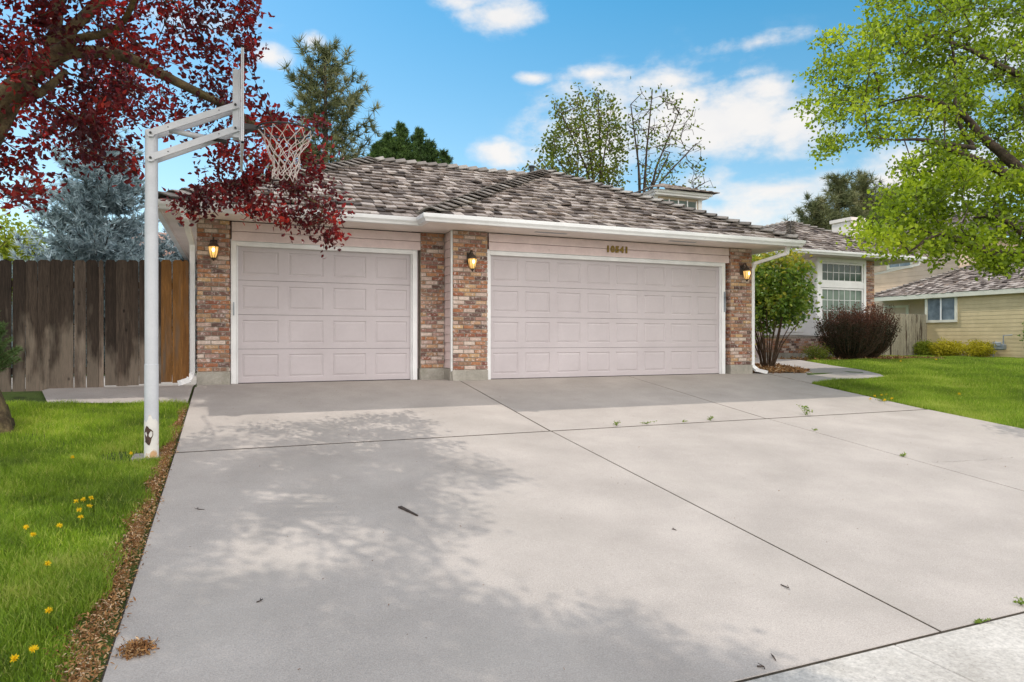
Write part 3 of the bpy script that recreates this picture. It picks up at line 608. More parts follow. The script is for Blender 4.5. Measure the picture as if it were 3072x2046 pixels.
def wall_lamp(x, y, z):
    a = MB()
    a.lathe([(.0, z+.16), (.03, z+.155), (.045, z+.12), (.012, z+.11)], x, y-.03, 12)
    a.bbox(x-.05, x+.05, y-.022, y, z-.02, z+.17, .006)
    a.tube([(x, y-.02, z+.12), (x, y-.06, z+.19), (x, y-.12, z+.19), (x, y-.15, z+.13)], .010, 8)
    a.tube([(x+.0, y-.02, z+.05), (x+.02, y-.05, z+.02), (x, y-.09, z+.06)], .007, 6)
    cx_, cy_ = x, y-.15
    a.lathe([(.004, z+.16), (.012, z+.14), (.022, z+.125), (.05, z+.10), (.078, z+.062), (.082, z+.05), (.07, z+.045)], cx_, cy_, 16)
    a.lathe([(.03, z-.125), (.04, z-.115), (.012, z-.15), (.004, z-.165)], cx_, cy_, 12)
    for k in range(8):
        an = math.pi*2*(k+.5)/8; ca, sa = math.cos(an), math.sin(an)
        a.tube([(cx_+r*ca, cy_+r*sa, zz) for r, zz in ((.078, z+.055), (.073, z+.01), (.06, z-.06), (.038, z-.12))], .0038, 5)
    p = a.build('wall_lamp', M['bronze'], house)
    g = MB(); g.lathe([(.072, z+.052), (.068, z+.005), (.055, z-.06), (.034, z-.115)], cx_, cy_, 16); g.build('glass_shade', M['lampglass'], p, smooth=True)
    s = MB(); s.lathe([(.005, z+.03), (.018, z+.02), (.022, z-.01), (.008, z-.035)], cx_, cy_-.055, 10); s.build('bulb', M['bulb'], p, smooth=True)
    lt = bpy.data.lights.new('lamp_glow', 'POINT'); lt.energy = .5; lt.color = (1, .62, .25); lt.shadow_soft_size = .05
    lo = bpy.data.objects.new('lamp_glow', lt); COL.objects.link(lo); lo.parent = house; lo.location = (cx_, cy_-.11, z)
wall_lamp(-4.27, YL-.012, 2.01); wall_lamp(-.36, -.012, 1.96); wall_lamp(5.35, -.012, 1.98)
def downspouts():
    b = MB(); x = -4.565; y = YL+.08
    downspout(b, [(x-.09, YLf-.05, 2.50), (x-.06, YLf-.03, 2.38), (x, y-.02, 2.12), (x, y, 2.0), (x, y, .17), (x-.05, y-.12, .08), (x-.15, y-.25, .05)]); b.build('downspout', M['gutter'], house)
    b = MB(); downspout(b, [(6.02, -.55, 2.52), (6.0, -.53, 2.36), (5.67, -.02, 2.2), (5.665, .04, 2.1), (5.665, .04, .14), (5.70, -.05, .07), (5.80, -.22, .03)]); b.build('downspout', M['gutter'], house)
downspouts()
def window(parent, x0, x1, y, z0, z1, nx, nz, glass='glass', ax='x', xw=0, fw=.05, fm='white'):
    """ax 'x': in plane y facing -y. ax 'y': in plane x=xw facing -x, x0..x1 are y values"""
    def bx(m, a0, a1, d0, d1, c0, c1):
        if ax == 'x': m.box(a0, a1, y+d0, y+d1, c0, c1)
        else: m.box(xw+d0, xw+d1, a0, a1, c0, c1)
    f = MB()
    bx(f, x0-fw, x0, -.03, .03, z0-fw, z1+fw); bx(f, x1, x1+fw, -.03, .03, z0-fw, z1+fw); bx(f, x0, x1, -.03, .03, z1, z1+fw); bx(f, x0, x1, -.03, .03, z0-fw, z0)
    p = f.build('window', M[fm], parent)
    g = MB(); bx(g, x0, x1, .008, .016, z0, z1); g.build('pane', M[glass], p)
    if nx > 1 or nz > 1:
        u = MB()
        for i in range(1, nx): q = x0+(x1-x0)*i/nx; bx(u, q-.008, q+.008, -.004, .007, z0, z1)
        for i in range(1, nz): q = z0+(z1-z0)*i/nz; bx(u, x0, x1, -.006, .0065, q-.008, q+.008)
        u.build('muntins', M['white'], p)
    return p
def wing():
    WX0, WX1, WY = 12.5, 14.95, 4.85
    b = MB(); b.box(WX0+.05, WX1-.05, WY+.06, 13, 0, 3.18); b.box(5.5, 12.6, 7.4, 7.9, 0, 3.1); b.build('wing_wall', M['white'], house)
    t = MB()   # white boards around the windows
    t.bbox(WX0, 12.66, WY-.03, WY+.1, .78, 3.2, .004); t.bbox(14.46, 14.57, WY-.03, WY+.1, .78, 3.2, .004); t.bbox(12.66, 14.46, WY-.026, WY+.1, 3.07, 3.19, .004); t.bbox(12.66, 14.46, WY-.026, WY+.1, 2.28, 2.46, .004); t.bbox(12.66, 14.46, WY-.026, WY+.1, .78, .88, .004)
    t.box(WX0-.028, WX0+.08, WY+.0, WY+.42, .8, 3.19); t.box(WX0-.02, WX0+.08, WY+.42, 7.3, .82, 3.19)
    t.build('window_wall_boards', M['white'], house)
    window(house, 12.73, 14.40, WY+.02, 2.51, 3.01, 7, 2); window(house, 12.73, 14.40, WY+.02, .94, 2.22, 7, 4, 'blindgreen')
    window(house, WY+.55, WY+1.15, 0, 2.55, 3.02, 2, 2, 'blind', 'y', WX0-.02, .04); window(house, WY+.55, WY+1.15, 0, .95, 2.25, 2, 4, 'blind', 'y', WX0-.02, .04)
    m = MB(); m.box(14.575, WX1, WY, WY+.35, .1, 3.18); m.box(WX0-.03, 14.57, WY-.07, WY+.1, .1, .775); m.box(WX0-.03, WX0+.1, WY+.1, 7.3, .1, .775)
    p = m.build('brick_pier', M['mortar'], house)
    q = MB(); bricks(q, (14.575, WY, .12), (1, 0, 0), .375, 3.05, (0, -1, 0)); bricks(q, (WX1, WY, .12), (0, 1, 0), .35, 3.05, (1, 0, 0)); bricks(q, (WX0-.03, WY-.07, .24), (1, 0, 0), 2.06, .47, (0, -1, 0)); bricks(q, (WX0-.03, 7.3, .24), (0, -1, 0), 2.5, .47, (-1, 0, 0))
    x = WX0-.03
    while x < 14.5: q.bbox(x, x+.062, WY-.11, WY-.0, .71, .785, .004); x += .072
    q.build('brick_facing', M['brick'], p)
    f = MB(); f.box(WX0-.05, WX1+.02, WY-.09, WY+.3, -.1, .235); f.box(WX0-.05, WX0+.1, WY+.3, 7.3, -.1, .235); f.build('foundation', M['found'], house)
    E = 3.3; A, B_, Yf = 10.85, 16.29, 4.25; t_ = (B_-A)/2; ap = ((A+B_)/2, Yf+t_, E+.5*t_)
    r = MB(); T = t_/CT
    shakes(r, (A, Yf, E), (1, 0, 0), VF, T, lambda t: t, lambda t: 2*t_-t); shakes(r, (A, 12.5, E), (0, -1, 0), VL, T, lambda t: 0, lambda t: 8.25-t); shakes(r, (B_, Yf, E), (0, 1, 0), VR, T, lambda t: t, lambda t: 8.25)
    r.build('wing_roof', M['shake'], house)
    r = MB(); slabface(r, [(A, Yf, E), (B_, Yf, E), ap]); slabface(r, [(A, Yf, E), ap, (ap[0], 12.5, ap[2]), (A, 12.5, E)]); slabface(r, [(B_, Yf, E), (B_, 12.5, E), (ap[0], 12.5, ap[2]), ap]); r.build('roof_decking', M['roofdark'], house)
    r = MB(); caps(r, (A, Yf, E+.02), ap, nF, nLf, w=.13); caps(r, (B_, Yf, E+.02), ap, nF, nRt, w=.13); caps(r, (ap[0], 12.4, ap[2]), ap, nLf, nRt, w=.13); r.build('ridge_caps', M['cap'], house)
    g = MB(); z = E-.115
    gutter(g, (A, Yf, z), (B_, Yf, z), (0, -1, 0), 1, 1); gutter(g, (A, 12, z), (A, Yf, z), (-1, 0, 0), 0, 1); gutter(g, (B_, Yf, z), (B_, 12, z), (1, 0, 0), 1, 0)
    g.build('gutter', M['gutter'], house)
    s = MB(); s.box(A, B_, Yf, WY+.15, z+.01, z+.04); s.box(A, WX0+.1, WY+.151, 12, z+.01, z+.04); s.box(WX1-.1, B_, WY+.151, 12, z+.01, z+.04); s.build('soffit', M['soffit'], house)
    d = MB(); downspout(d, [(B_-.1, Yf-.05, z+.02), (B_-.12, Yf, z-.12), (WX1+.1, WY+.2, z-.42), (WX1+.06, WY+.24, z-.55), (WX1+.06, WY+.24, .2)], .07, .05); d.build('downspout', M['gutter'], house)
wing()
def cupola():
    y0, y1 = 7.0, 9.0; x0, x1 = 8.15, 10.15
    w = MB(); w.box(x0+.1, x1-.1, y0+.25, y1-.1, 2.7, 5.22); p = w.build('cupola', M['beige'], house)
    t = MB()
    for a in (x0+.08, x1-.22): t.box(a, a+.14, y0+.22, y0+.34, 4.3, 5.22)
    t.box(x0-.02, x1+.02, y0+.0, y1+.1, 5.21, 5.34); t.box(x0-.1, x1+.12, y0-.06, y1+.2, 5.28, 5.36); t.build('cupola_trim', M['white'], p)
    g = MB(); g.box(x0+.3, x1-.3, y0+.235, y0+.26, 4.6, 5.12); g.build('pane', M['glass'], p)
    u = MB()
    for i in range(5): q = x0+.3+(x1-x0-.6)*i/4; u.box(q-.02, q+.02, y0+.22, y0+.24, 4.57, 5.15)
    u.box(x0+.3, x1-.3, y0+.215, y0+.233, 4.84, 4.87); u.build('muntins', M['white'], p)
    r = MB(); A, B_, Y_ = x0-.28, x1+.28, y0-.22; tt = (B_-A)/2; k = .36
    # low hip with its own pitch: built as overlapping shake courses
    for (O, U, V) in (((A, Y_, 5.36), (1, 0, 0), (0, 1, 0)), ((A, Y_+2*tt, 5.36), (0, -1, 0), (1, 0, 0)), ((B_, Y_, 5.36), (0, 1, 0), (-1, 0, 0))):
        O, U, V = [np.array(a, float) for a in (O, U, V)]
        n = 8
        for i in range(n):
            t0, t1 = tt*i/n, min(tt, tt*(i+1.3)/n); u_ = t0
            while u_ < 2*tt-t0:
                w_ = rng.uniform(.1, .22); a0, a1 = u_, min(u_+w_-.008, 2*tt-t0); u_ += w_
                c0, c1 = np.clip([a0, a1], t1, 2*tt-t1); c1 = max(c1, c0+.003)
                Z = np.array([0, 0, 1.]); l = rng.uniform(.012, .02); th = rng.uniform(.015, .03)
                P = lambda uu, t, h: O+U*uu+V*t+Z*(t*k+h)
                r.hexa([P(a0, t0, l), P(a1, t0, l), P(c1, t1, 0), P(c0, t1, 0), P(a0, t0, l+th), P(a1, t0, l+th), P(c1, t1, .008), P(c0, t1, .008)], float(rng.beta(2, 2)))
    r.build('cupola_roof', M['shake'], p)
cupola()
# ------------------------------------------------------------ fence and gate
def boards(b, xs, y, z0f, z1f, th=.018, dog=.03, jit=.006):
    for x0, x1 in xs:
        g0, g1 = rng.uniform(0, .002), rng.uniform(0, .002); z0, z1 = z0f(x0)+rng.uniform(-.01, .012), z1f(x0)+rng.uniform(-jit, jit); yy = y+rng.uniform(-.003, .003); ln = rng.normal(0, .004)
        xa, xb = x0+g0, x1-g1; d = dog
        F = [(xa+ln*0, z0), (xb, z0), (xb+ln, z1-d), (xb-d*.9+ln, z1), (xa+d*.9+ln, z1), (xa+ln, z1-d)]
        V = [(x, yy, z) for x, z in F]+[(x, yy+th, z) for x, z in F]; n = 6
        b.add(V, [tuple(range(n)), tuple(range(n, 2*n))[::-1]]+[(i, n+i, n+(i+1) % n, (i+1) % n) for i in range(n)], float(rng.beta(1.4, 2)*.62))
def left_fence():
    yf = .40
    z0 = lambda x: .03+(x+4.6)*.042; z1 = lambda x: 1.865+(x+4.6)*.045
    xs = []; x = -9.6
    while x < -5.72: w = rng.uniform(.138, .147); xs.append((x, min(x+w, -5.70))); x += w+rng.choice([-.002, .002, .006, .010])
    e = empty('wooden_fence', (-7.6, yf, 0), 'dark weathered dog-eared plank fence left of the gate under the blue spruce', 'fence')
    b = MB(); boards(b, xs, yf, z0, z1); b.build('board_panel', M['fence'], e)
    for zz in (.35, 1.55): b = MB(); b.box(-9.6, -5.7, yf+.022, yf+.06, zz-.15, zz-.06); b.build('rail', M['fence'], e)
    for px in (-9.4, -7.6, -5.78): b = MB(); b.bbox(px-.045, px+.045, yf+.06, yf+.15, -.2, 1.72, .005, rnd=.3); b.build('fence_post', M['fence'], e)
    g = empty('fence_gate', (-5.1, yf, 0), 'wooden plank gate beside the brick pier with warm brown boards at its right end', 'gate')
    xs = []; x = -5.685
    while x < -4.62: w = rng.uniform(.136, .144); xs.append((x, min(x+w, -4.605))); x += w+rng.choice([0, .003, .007])
    b = MB(); boards(b, xs[:-3], yf-.004, lambda x: z0(x)+.03, lambda x: z1(x)-.005); b.build('board_panel', M['fence'], g)
    M['newboard'] = M['newboard'] if 'newboard' in M else mat('warm_brown_board', [(.12, .048, .012), (.18, .082, .022), (.055, .028, .014)], .85, attr=True, noise=(5, .35), noise2=(28, .3), stretch=(6, 6, .5), blotch=(1.6, .52, .2, (.10, .085, .07), .8))
    b = MB(); boards(b, xs[-3:], yf-.004, lambda x: z0(x)+.03, lambda x: z1(x)-.005); o = b.build('board_panel', M['newboard'], g); o['label'] = 'newer warm brown boards at the right end of the gate'
    for zz in (.22, 1.42): b = MB(); b.box(-5.66, -4.62, yf+.016, yf+.05, zz, zz+.09); b.build('rail', M['fence'], g)
left_fence()
# ------------------------------------------------------------ basketball hoop
def hoop():
    px, py = -4.70, -3.56; zb = float(zg(0, py))
    h = empty('basketball_hoop', (px, py, zb), 'white steel basketball hoop and pole at the left edge of the driveway', 'basketball hoop')
    p = MB(); r = .0575
    p.lathe([(r+.003, zb-.1), (r+.003, zb+.3), (r+.003, .447), (r+.003, .449), (r, .450), (r, .453), (r, .9), (r, 1.4), (r, 1.857), (r, 1.859), (r-.0025, 1.86), (r-.0025, 1.863), (r-.0025, 2.2), (r-.0025, 2.62), (r-.006, 2.635), (.001, 2.64)], px, py, 28)
    p.build('pole', M['polepaint'], h, smooth=False)
    for o in h.children: 
        for f in o.data.polygons: f.use_smooth = abs(f.normal.z) < .3
    a = MB()   # rusty lower stretch: thin irregular sleeve of flaked paint
    n = 28; rows = 14; V = []
    for i in range(rows+1):
        for j in range(n):
            an = 2*math.pi*j/n; z = zb-.02+(.37)*i/rows
            if i == rows: z += .03*math.sin(an*3)+.02*math.sin(an*7+1)
            V.append((px+(r+.0042)*math.cos(an), py+(r+.0042)*math.sin(an), z))
    a.add(V, [(i*n+j, i*n+(j+1) % n, (i+1)*n+(j+1) % n, (i+1)*n+j) for i in range(rows) for j in range(n)]); a.build('rust_stain', M['polerust'], h)
    a = MB(); V = []; F = []; nn = 12; c0 = math.radians(-112)
    ring = [(0, 0)]+[(math.cos(t)*(1+.16*math.sin(3*t+1)+.1*math.sin(5*t)), math.sin(t)*(1+.15*math.sin(4*t))) for t in np.linspace(0, 2*math.pi, 17)[:-1]]
    for (s_, t_) in ring: an = c0+s_*.62; V.append((px+(r+.006)*math.cos(an), py+(r+.006)*math.sin(an), zb+.20+t_*.085))
    a.add(V, [(0, i, i % 16+1) for i in range(1, 17)]); a.build('bare_rust_patch', M['rust'], h)
    # arms: pair of channels each, either side of the pole
    x1 = -3.975
    up = [(px, 2.59), (x1, 2.945)]; lo = [(px, 2.36), (x1, 2.72)]
    for nm, (q0, q1) in (('upper_arm', up), ('lower_arm', lo)):
        for s_ in (-1, 1):
            m = MB(); yy = py+s_*.072; m.beam((q0[0]-.03, yy, q0[1]-.01), (q1[0]+.02, yy, q1[1]+.006), .022, .058, (0, 0, 1))
            m.tube([(q0[0], yy-.013, q0[1]), (q0[0], yy+.013, q0[1])], .034, 16); m.build(nm, M['polepaint'], h)
            for q in (q0, q1): bo = MB(); bo.tube([(q[0], yy+s_*.010, q[1]), (q[0], yy+s_*.026, q[1])], .012, 6); bo.build('bolt', M['black'], h)
            for tt in (.2, .8): qx = q0[0]+(q1[0]-q0[0])*tt; qz = q0[1]+(q1[1]-q0[1])*tt; bo = MB(); bo.tube([(qx, yy+s_*.010, qz), (qx, yy+s_*.014, qz)], .006, 6); bo.build('bolt', M['black'], h)
    m = MB(); m.tube([(-4.55, py, 2.655), (-4.24, py, 2.622)], .026, 12); m.build('height_adjuster', M['polepaint'], h, smooth=True)
    m = MB(); m.tube([(-4.30, py, 2.63), (-4.05, py, 2.60)], .019, 10); m.tube([(-4.25, py, 2.624), (-4.22, py, 2.62)], .029, 12); m.build('adjuster_rod', M['black'], h)
    m = MB()   # mounting bracket
    for s_ in (-1, 1): m.bbox(-4.00, -3.945, py+s_*.05-.006, py+s_*.05+.006, 2.64, 3.30, .002)
    m.bbox(-3.945, -3.93, py-.056, py+.056, 2.62, 3.31, .002); m.build('mounting_bracket', M['polepaint'], h)
    m = MB(); bx = -3.92; hy = .56; z0, z1 = 2.45, 3.34
    m.box(bx, bx+.008, py-hy, py+hy, z0, z1); m.build('backboard', M['acrylic'], h)
    m = MB(); f = .022
    for y_ in (py-hy, py+hy-f): m.box(bx-.008, bx+.016, y_, y_+f, z0, z1)
    m.box(bx-.008, bx+.016, py-hy, py+hy, z0-.001, z0+f); m.box(bx-.008, bx+.016, py-hy, py+hy, z1-f, z1+.001); m.build('backboard_frame', M['polepaint'], h)
    m = MB(); rz = 2.775; rcx, rr = -3.51, .262
    m.bbox(bx+.012, bx+.026, py-.08, py+.08, rz-.13, rz+.03, .003); m.hexa([(bx+.02, py-.06, rz-.05), (bx+.15, py-.03, rz-.015), (bx+.15, py+.03, rz-.015), (bx+.02, py+.06, rz-.05), (bx+.02, py-.06, rz+.012), (bx+.15, py-.03, rz+.012), (bx+.15, py+.03, rz+.012), (bx+.02, py+.06, rz+.012)])
    for s_ in (-1, 1): m.tube([(bx+.03, py+s_*.07, rz-.1), (bx+.15, py+s_*.12, rz-.04), (rcx-.06, py+s_*rr*.97, rz-.012)], .007, 6)
    m.build('rim_bracket', M['black'], h)
    m = MB(); m.tube([(rcx+rr*math.cos(t), py+rr*math.sin(t), rz) for t in np.linspace(0, 2*math.pi, 49)], .009, 8, cap=False); m.build('rim', M['black'], h, smooth=True)
    m = MB(); nlev = 7; ns = 12   # net: diamond mesh, zigzag cords
    prof = [(rr, rz-.01), (rr*.84, rz-.09), (rr*.69, rz-.17), (rr*.57, rz-.245), (rr*.50, rz-.315), (rr*.46, rz-.375), (rr*.44, rz-.43), (rr*.46, rz-.48)]
    node = lambda l, j: (rcx+prof[l][0]*math.cos(2*math.pi*(j+.5*(l % 2))/ns)+.014*math.sin(l*1.7), py+prof[l][0]*math.sin(2*math.pi*(j+.5*(l % 2))/ns), prof[l][1]+rng.normal(0, .006))
    G = [[node(l, j) for j in range(ns)] for l in range(nlev+1)]
    for l in range(nlev):
        for j in range(ns):
            js = (j, j-1) if l % 2 == 0 else (j+1, j)
            for j2 in js:
                a_, b_ = np.array(G[l][j]), np.array(G[l+1][j2 % ns]); mid = (a_+b_)/2+np.array([rng.normal(0, .006), rng.normal(0, .006), -.004]); m.tube([a_, mid, b_], .0042, 4, cap=False, rnd=float(rng.beta(2, 2.5)))
    m.build('net', M['net'], h)
hoop()
# ------------------------------------------------------------ vegetation helpers
def unit(a): return a/(np.linalg.norm(a, axis=-1, keepdims=True)+1e-9)
def leaf_arrays(P, size, asp=.55, up=.0, var=.3, rg=None, dirs=None):
    n = len(P); a = unit(rg.normal(size=(n, 3))) if dirs is None else unit(dirs+rg.normal(size=(n, 3))*.45)
    nn = unit(rg.normal(size=(n, 3))+np.array([0, 0, up])); a = unit(a-nn*(a*nn).sum(1, keepdims=True)); b = np.cross(nn, a)
    L = size*(1+rg.uniform(-var, var, n))[:, None]; w = L*asp/2; fold = nn*L*.10
    V = np.stack([P, P+a*L*.35+b*w+fold, P+a*L*.8+b*w*.55+fold*.5, P+a*L-fold*.4, P+a*L*.8-b*w*.55+fold*.5, P+a*L*.35-b*w+fold], 1).reshape(-1, 3)
    i = np.arange(n)[:, None]*6
    F = np.concatenate([i+np.array([[0, 1, 2, 3]]), i+np.array([[0, 3, 4, 5]])], 1).reshape(-1, 4)
    return V, F
def grow(nodes, targets, step=.25, jit=.03, rg=None, droop=0.):
    """connect each target to the nearest node of the growing skeleton. nodes: list of (pos, parent, fixed radius)"""
    pos = [np.array(n[0], float) for n in nodes]; par = [n[1] for n in nodes]; fix = [n[2] for n in nodes]
    root = np.array(pos)
    d0 = np.array([np.min(np.linalg.norm(root-t, axis=1)) for t in targets]); order = np.argsort(d0)
    arr = np.zeros((len(pos)+len(targets)*12+10, 3)); arr[:len(pos)] = pos; n = len(pos)
    ends = []
    for k in order:
        t = targets[k]; d = np.linalg.norm(arr[:n]-t, axis=1); j = int(np.argmin(d)); D = d[j]
        m = min(10, max(1, int(D/step))); base = arr[j].copy(); prev = j
        for q in range(1, m+1):
            s = q/m; p = base*(1-s)+t*s+(rg.normal(size=3)*jit*D*.5 if q < m else 0)+np.array([0, 0, droop*D*s*(1-s)])
            arr[n] = p; par.append(prev); fix.append(0); prev = n; n += 1
        ends.append(prev)
    arr = arr[:n]; rad = np.zeros(n); ch = [0]*n
    return arr, par, fix, ends
def tree_mesh(name, arr, par, fix, m, parent, tip=.004, ex=2.3, cap=.12, sides=6):
    n = len(arr); acc = np.zeros(n); rad = np.zeros(n)
    for i in range(n-1, -1, -1):
        r = max(acc[i]**(1/ex) if acc[i] > 0 else tip, tip)
        if fix[i]: r = fix[i]
        else: r = min(r, cap)
        rad[i] = r
        if par[i] >= 0 and not fix[i]: acc[par[i]] += r**ex
    e = np.array([(par[i], i) for i in range(n) if par[i] >= 0])
    A, B = arr[e[:, 0]], arr[e[:, 1]]; ra = np.minimum(rad[e[:, 0]], rad[e[:, 1]]*1.35); rb = rad[e[:, 1]]
    fixed = np.array([bool(fix[i]) and bool(fix[j]) for i, j in e]); ra = np.where(fixed, rad[e[:, 0]], ra)
    d = unit(B-A); ref = np.where(abs(d[:, 2:3]) < .9, np.array([[0, 0, 1.]]), np.array([[1., 0, 0]])); u = unit(np.cross(d, ref)); v = np.cross(d, u)
    th = np.arange(sides)*2*math.pi/sides; C_, S_ = np.cos(th), np.sin(th)
    ring = u[:, None]*C_[None, :, None]+v[:, None]*S_[None, :, None]
    V = np.concatenate([A[:, None]-d[:, None]*ra[:, None, None]*.3+ring*ra[:, None, None], B[:, None]+d[:, None]*rb[:, None, None]*.3+ring*rb[:, None, None]], 1).reshape(-1, 3)
    i = np.arange(len(e))[:, None]*2*sides; j = np.arange(sides)[None]
    F = np.stack([i+j, i+(j+1) % sides, i+sides+(j+1) % sides, i+sides+j], -1).reshape(-1, 4)
    return mesh_np(name, V, F, np.zeros(len(F)), m, parent, smooth=True)
def in_poly(u, v, poly):
    x = np.array([p[0] for p in poly]); y = np.array([p[1] for p in poly]); c_ = np.zeros(len(u), bool); j = len(poly)-1
    for i in range(len(poly)):
        k = ((y[i] > v) != (y[j] > v)) & (u < (x[j]-x[i])*(v-y[i])/(y[j]-y[i]+1e-12)+x[i]); c_ ^= k; j = i
    return c_
def chain(nodes, pts, radii, start=-1, sub=3, wob=.0, rg=None):
    """append a limb through pts; returns index of last node"""
    prev = start; last = None
    P = [np.array(p, float) for p in pts]
    for i in range(len(P)):
        if i == 0:
            if start >= 0: last = P[0]; nodes.append((P[0], prev, radii[0])); prev = len(nodes)-1; continue
            nodes.append((P[0], -1, radii[0])); prev = len(nodes)-1; continue
        for s in range(1, sub+1):
            t = s/sub
            p0 = P[max(i-2, 0)]; p1 = P[i-1]; p2 = P[i]; p3 = P[min(i+1, len(P)-1)]
            p = .5*((2*p1)+(-p0+p2)*t+(2*p0-5*p1+4*p2-p3)*t*t+(-p0+3*p1-3*p2+p3)*t**3)
            nodes.append((p, prev, radii[i-1]*(1-t)+radii[i]*t)); prev = len(nodes)-1
    return prev
def clump_rnd(P, rg, freq=1.6, amp=.35, base=.45):
    """light and dark clumps of foliage colour"""
    s = np.sin(P[:, 0]*freq*2.1+1)+np.sin(P[:, 1]*freq*1.7+2.3)+np.sin(P[:, 2]*freq*2.6+.7)+np.sin((P[:, 0]+P[:, 2])*freq*4.3)
    return np.clip(base+amp*s/4+rg.normal(0, .2, len(P)), 0, 1)
def leaves(name, P, size, m, parent, asp=.55, up=0, rg=None, rnd=None, dirs=None, var=.3):
    V, F = leaf_arrays(P, size, asp, up, var, rg, dirs)
    r = rnd if rnd is not None else clump_rnd(P, rg)
    return mesh_np(name, V, F, np.repeat(r, 2), m, parent)
# ------------------------------------------------------------ the red plum tree (trunk just outside the frame on the left)
def red_tree():
    rg = np.random.default_rng(11)
    base = np.array([-6.33, -2.15, float(zg(0, -2.15))-.1])
    t = empty('purple_leaf_plum_tree', tuple(base), 'dark red leafed plum tree arching over the basketball hoop and garage roof', 'tree')
    nodes = []
    Y0 = -2.15
    p_ = lambda u, v, y: at_y(u, v, y)
    # root flare + trunk, leaning out of the frame and back in
    tr = chain(nodes, [base, base+[-.08, 0, .45], base+[-.35, -.05, 1.2], base+[-.5, -.05, 1.9]], [.26, .18, .145, .14])
    f1 = len(nodes)-1
    L1 = chain(nodes, [p_(-60, 300, Y0), p_(0, 232, Y0), p_(55, 185, Y0), p_(120, 132, Y0)], [.125, .115, .10, .095], f1)
    j1 = L1
    L2 = chain(nodes, [p_(150, 122, Y0), p_(230, 119, -2.1), p_(300, 135, -2.1), p_(370, 170, -2.0), p_(440, 205, -1.95), p_(510, 240, -1.9), p_(575, 280, -1.8), p_(620, 330, -1.7), p_(650, 395, -1.6), p_(690, 440, -1.5), p_(740, 475, -1.4)], [.07, .065, .06, .056, .05, .046, .042, .036, .03, .02, .012], j1)
    L3 = chain(nodes, [p_(150, 165, -2.3), p_(90, 215, -2.4), p_(60, 180, -2.5)][::-1], [.05, .05, .04], j1)
    L4 = chain(nodes, [p_(170, 90, -2.3), p_(260, 70, -2.6), p_(300, 20, -2.9), p_(330, -80, -3.2)], [.045, .035, .03, .025], j1)
    L5 = chain(nodes, [p_(130, 60, -2.0), p_(150, -60, -1.8), p_(230, -200, -1.6)], [.06, .045, .03], j1)
    # limbs over the driveway, above the frame
    up1 = chain(nodes, [base+[-.2, -.9, 2.9], base+[.3, -1.8, 4.0], base+[1.2, -2.6, 4.9]], [.09, .07, .05], f1)
    up2 = chain(nodes, [base+[.2, -2.4, 4.6], base+[.6, -3.6, 5.2], base+[1.8, -4.0, 5.6]], [.05, .04, .03], up1)
    up3 = chain(nodes, [base+[.2, .1, 3.6], base+[.9, .3, 4.8], base+[1.9, .2, 5.6]], [.08, .06, .04], f1)
    polys = [([(-160, -120), (640, -120), (628, 20), (600, 95), (592, 170), (560, 240), (590, 262), (540, 300), (480, 330), (350, 320), (330, 300), (300, 340), (335, 400), (200, 400), (130, 350), (120, 400), (140, 440), (60, 480), (-160, 500)], 600, (-3.0, -1.0)),
             ([(560, 230), (600, 190), (625, 260), (640, 300), (600, 330)], 14, (-2.2, -1.4)),
             ([(590, 265), (745, 280), (752, 380), (735, 420), (560, 400)], 38, (-1.9, -1.1)),
             ([(470, 300), (620, 330), (700, 400), (790, 430), (795, 495), (640, 500), (560, 488), (450, 470), (390, 465), (380, 440), (430, 420), (470, 360)], 92, (-1.9, -.75)),
             ([(580, 480), (700, 490), (720, 520), (640, 500)], 7, (-1.2, -.8)), ([(640, 495), (670, 490), (660, 530)], 3, (-1.1, -.8)),
             ([(690, 490), (770, 495), (750, 520), (785, 545), (745, 570), (700, 545)], 14, (-1.2, -.8)), ([(380, 455), (440, 465), (480, 490), (430, 500)], 8, (-1.3, -.9))]
    T = []
    for poly, n, (ya, yb) in polys:
        xs = [p[0] for p in poly]; ys = [p[1] for p in poly]; got = 0
        while got < n:
            u, v = rg.uniform(min(xs), max(xs)), rg.uniform(min(ys), max(ys))
            if not in_poly(np.array([u]), np.array([v]), poly)[0]: continue
            # open gaps where sky shows
            if n > 500 and math.sin(u*.021+1.3)*math.sin(v*.027+.4)+.55*math.sin(u*.05+v*.04) > .78: continue
            yy = rg.uniform(ya, yb)
            if n > 500: yy = rg.uniform(-2.0, -.7) if rg.random() < .72 else rg.uniform(-3.2, -2.3)
            T.append(at_y(u, v, yy)); got += 1
    for _ in range(75):   # boughs over the fence, added up-sun to shade the drive's left corner
        P0 = np.array([rg.uniform(-4.75, -3.9), rg.uniform(-1.25, 0.1), 0.]); T.append(P0+np.array(SUN)*rg.uniform(4.3, 5.4)/SUN.z)
    # crown above and to the left of the frame (its shadow falls on the drive and the lawn)
    sh = [(420, 890), (560, 900), (560, 985), (800, 925), (985, 945), (960, 975), (850, 1000), (1000, 1035), (1050, 1070), (1000, 1100), (1040, 1160), (1120, 1215), (985, 1255), (1020, 1320), (1120, 1365), (1230, 1385), (1330, 1430), (1470, 1415), (1560, 1480), (1690, 1500), (1850, 1530), (1850, 1640), (-100, 1640), (-100, 1350), (200, 1250), (330, 1150)]
    gaps = [((680, 1250), (200, 75)), ((520, 1320), (60, 25)), ((640, 1140), (110, 30)), ((480, 1080), (60, 25)), ((760, 1000), (60, 18)), ((180, 1500), (200, 60)), ((120, 1230), (150, 60))]
    S3 = np.array(SUN); got = 0; gi = []
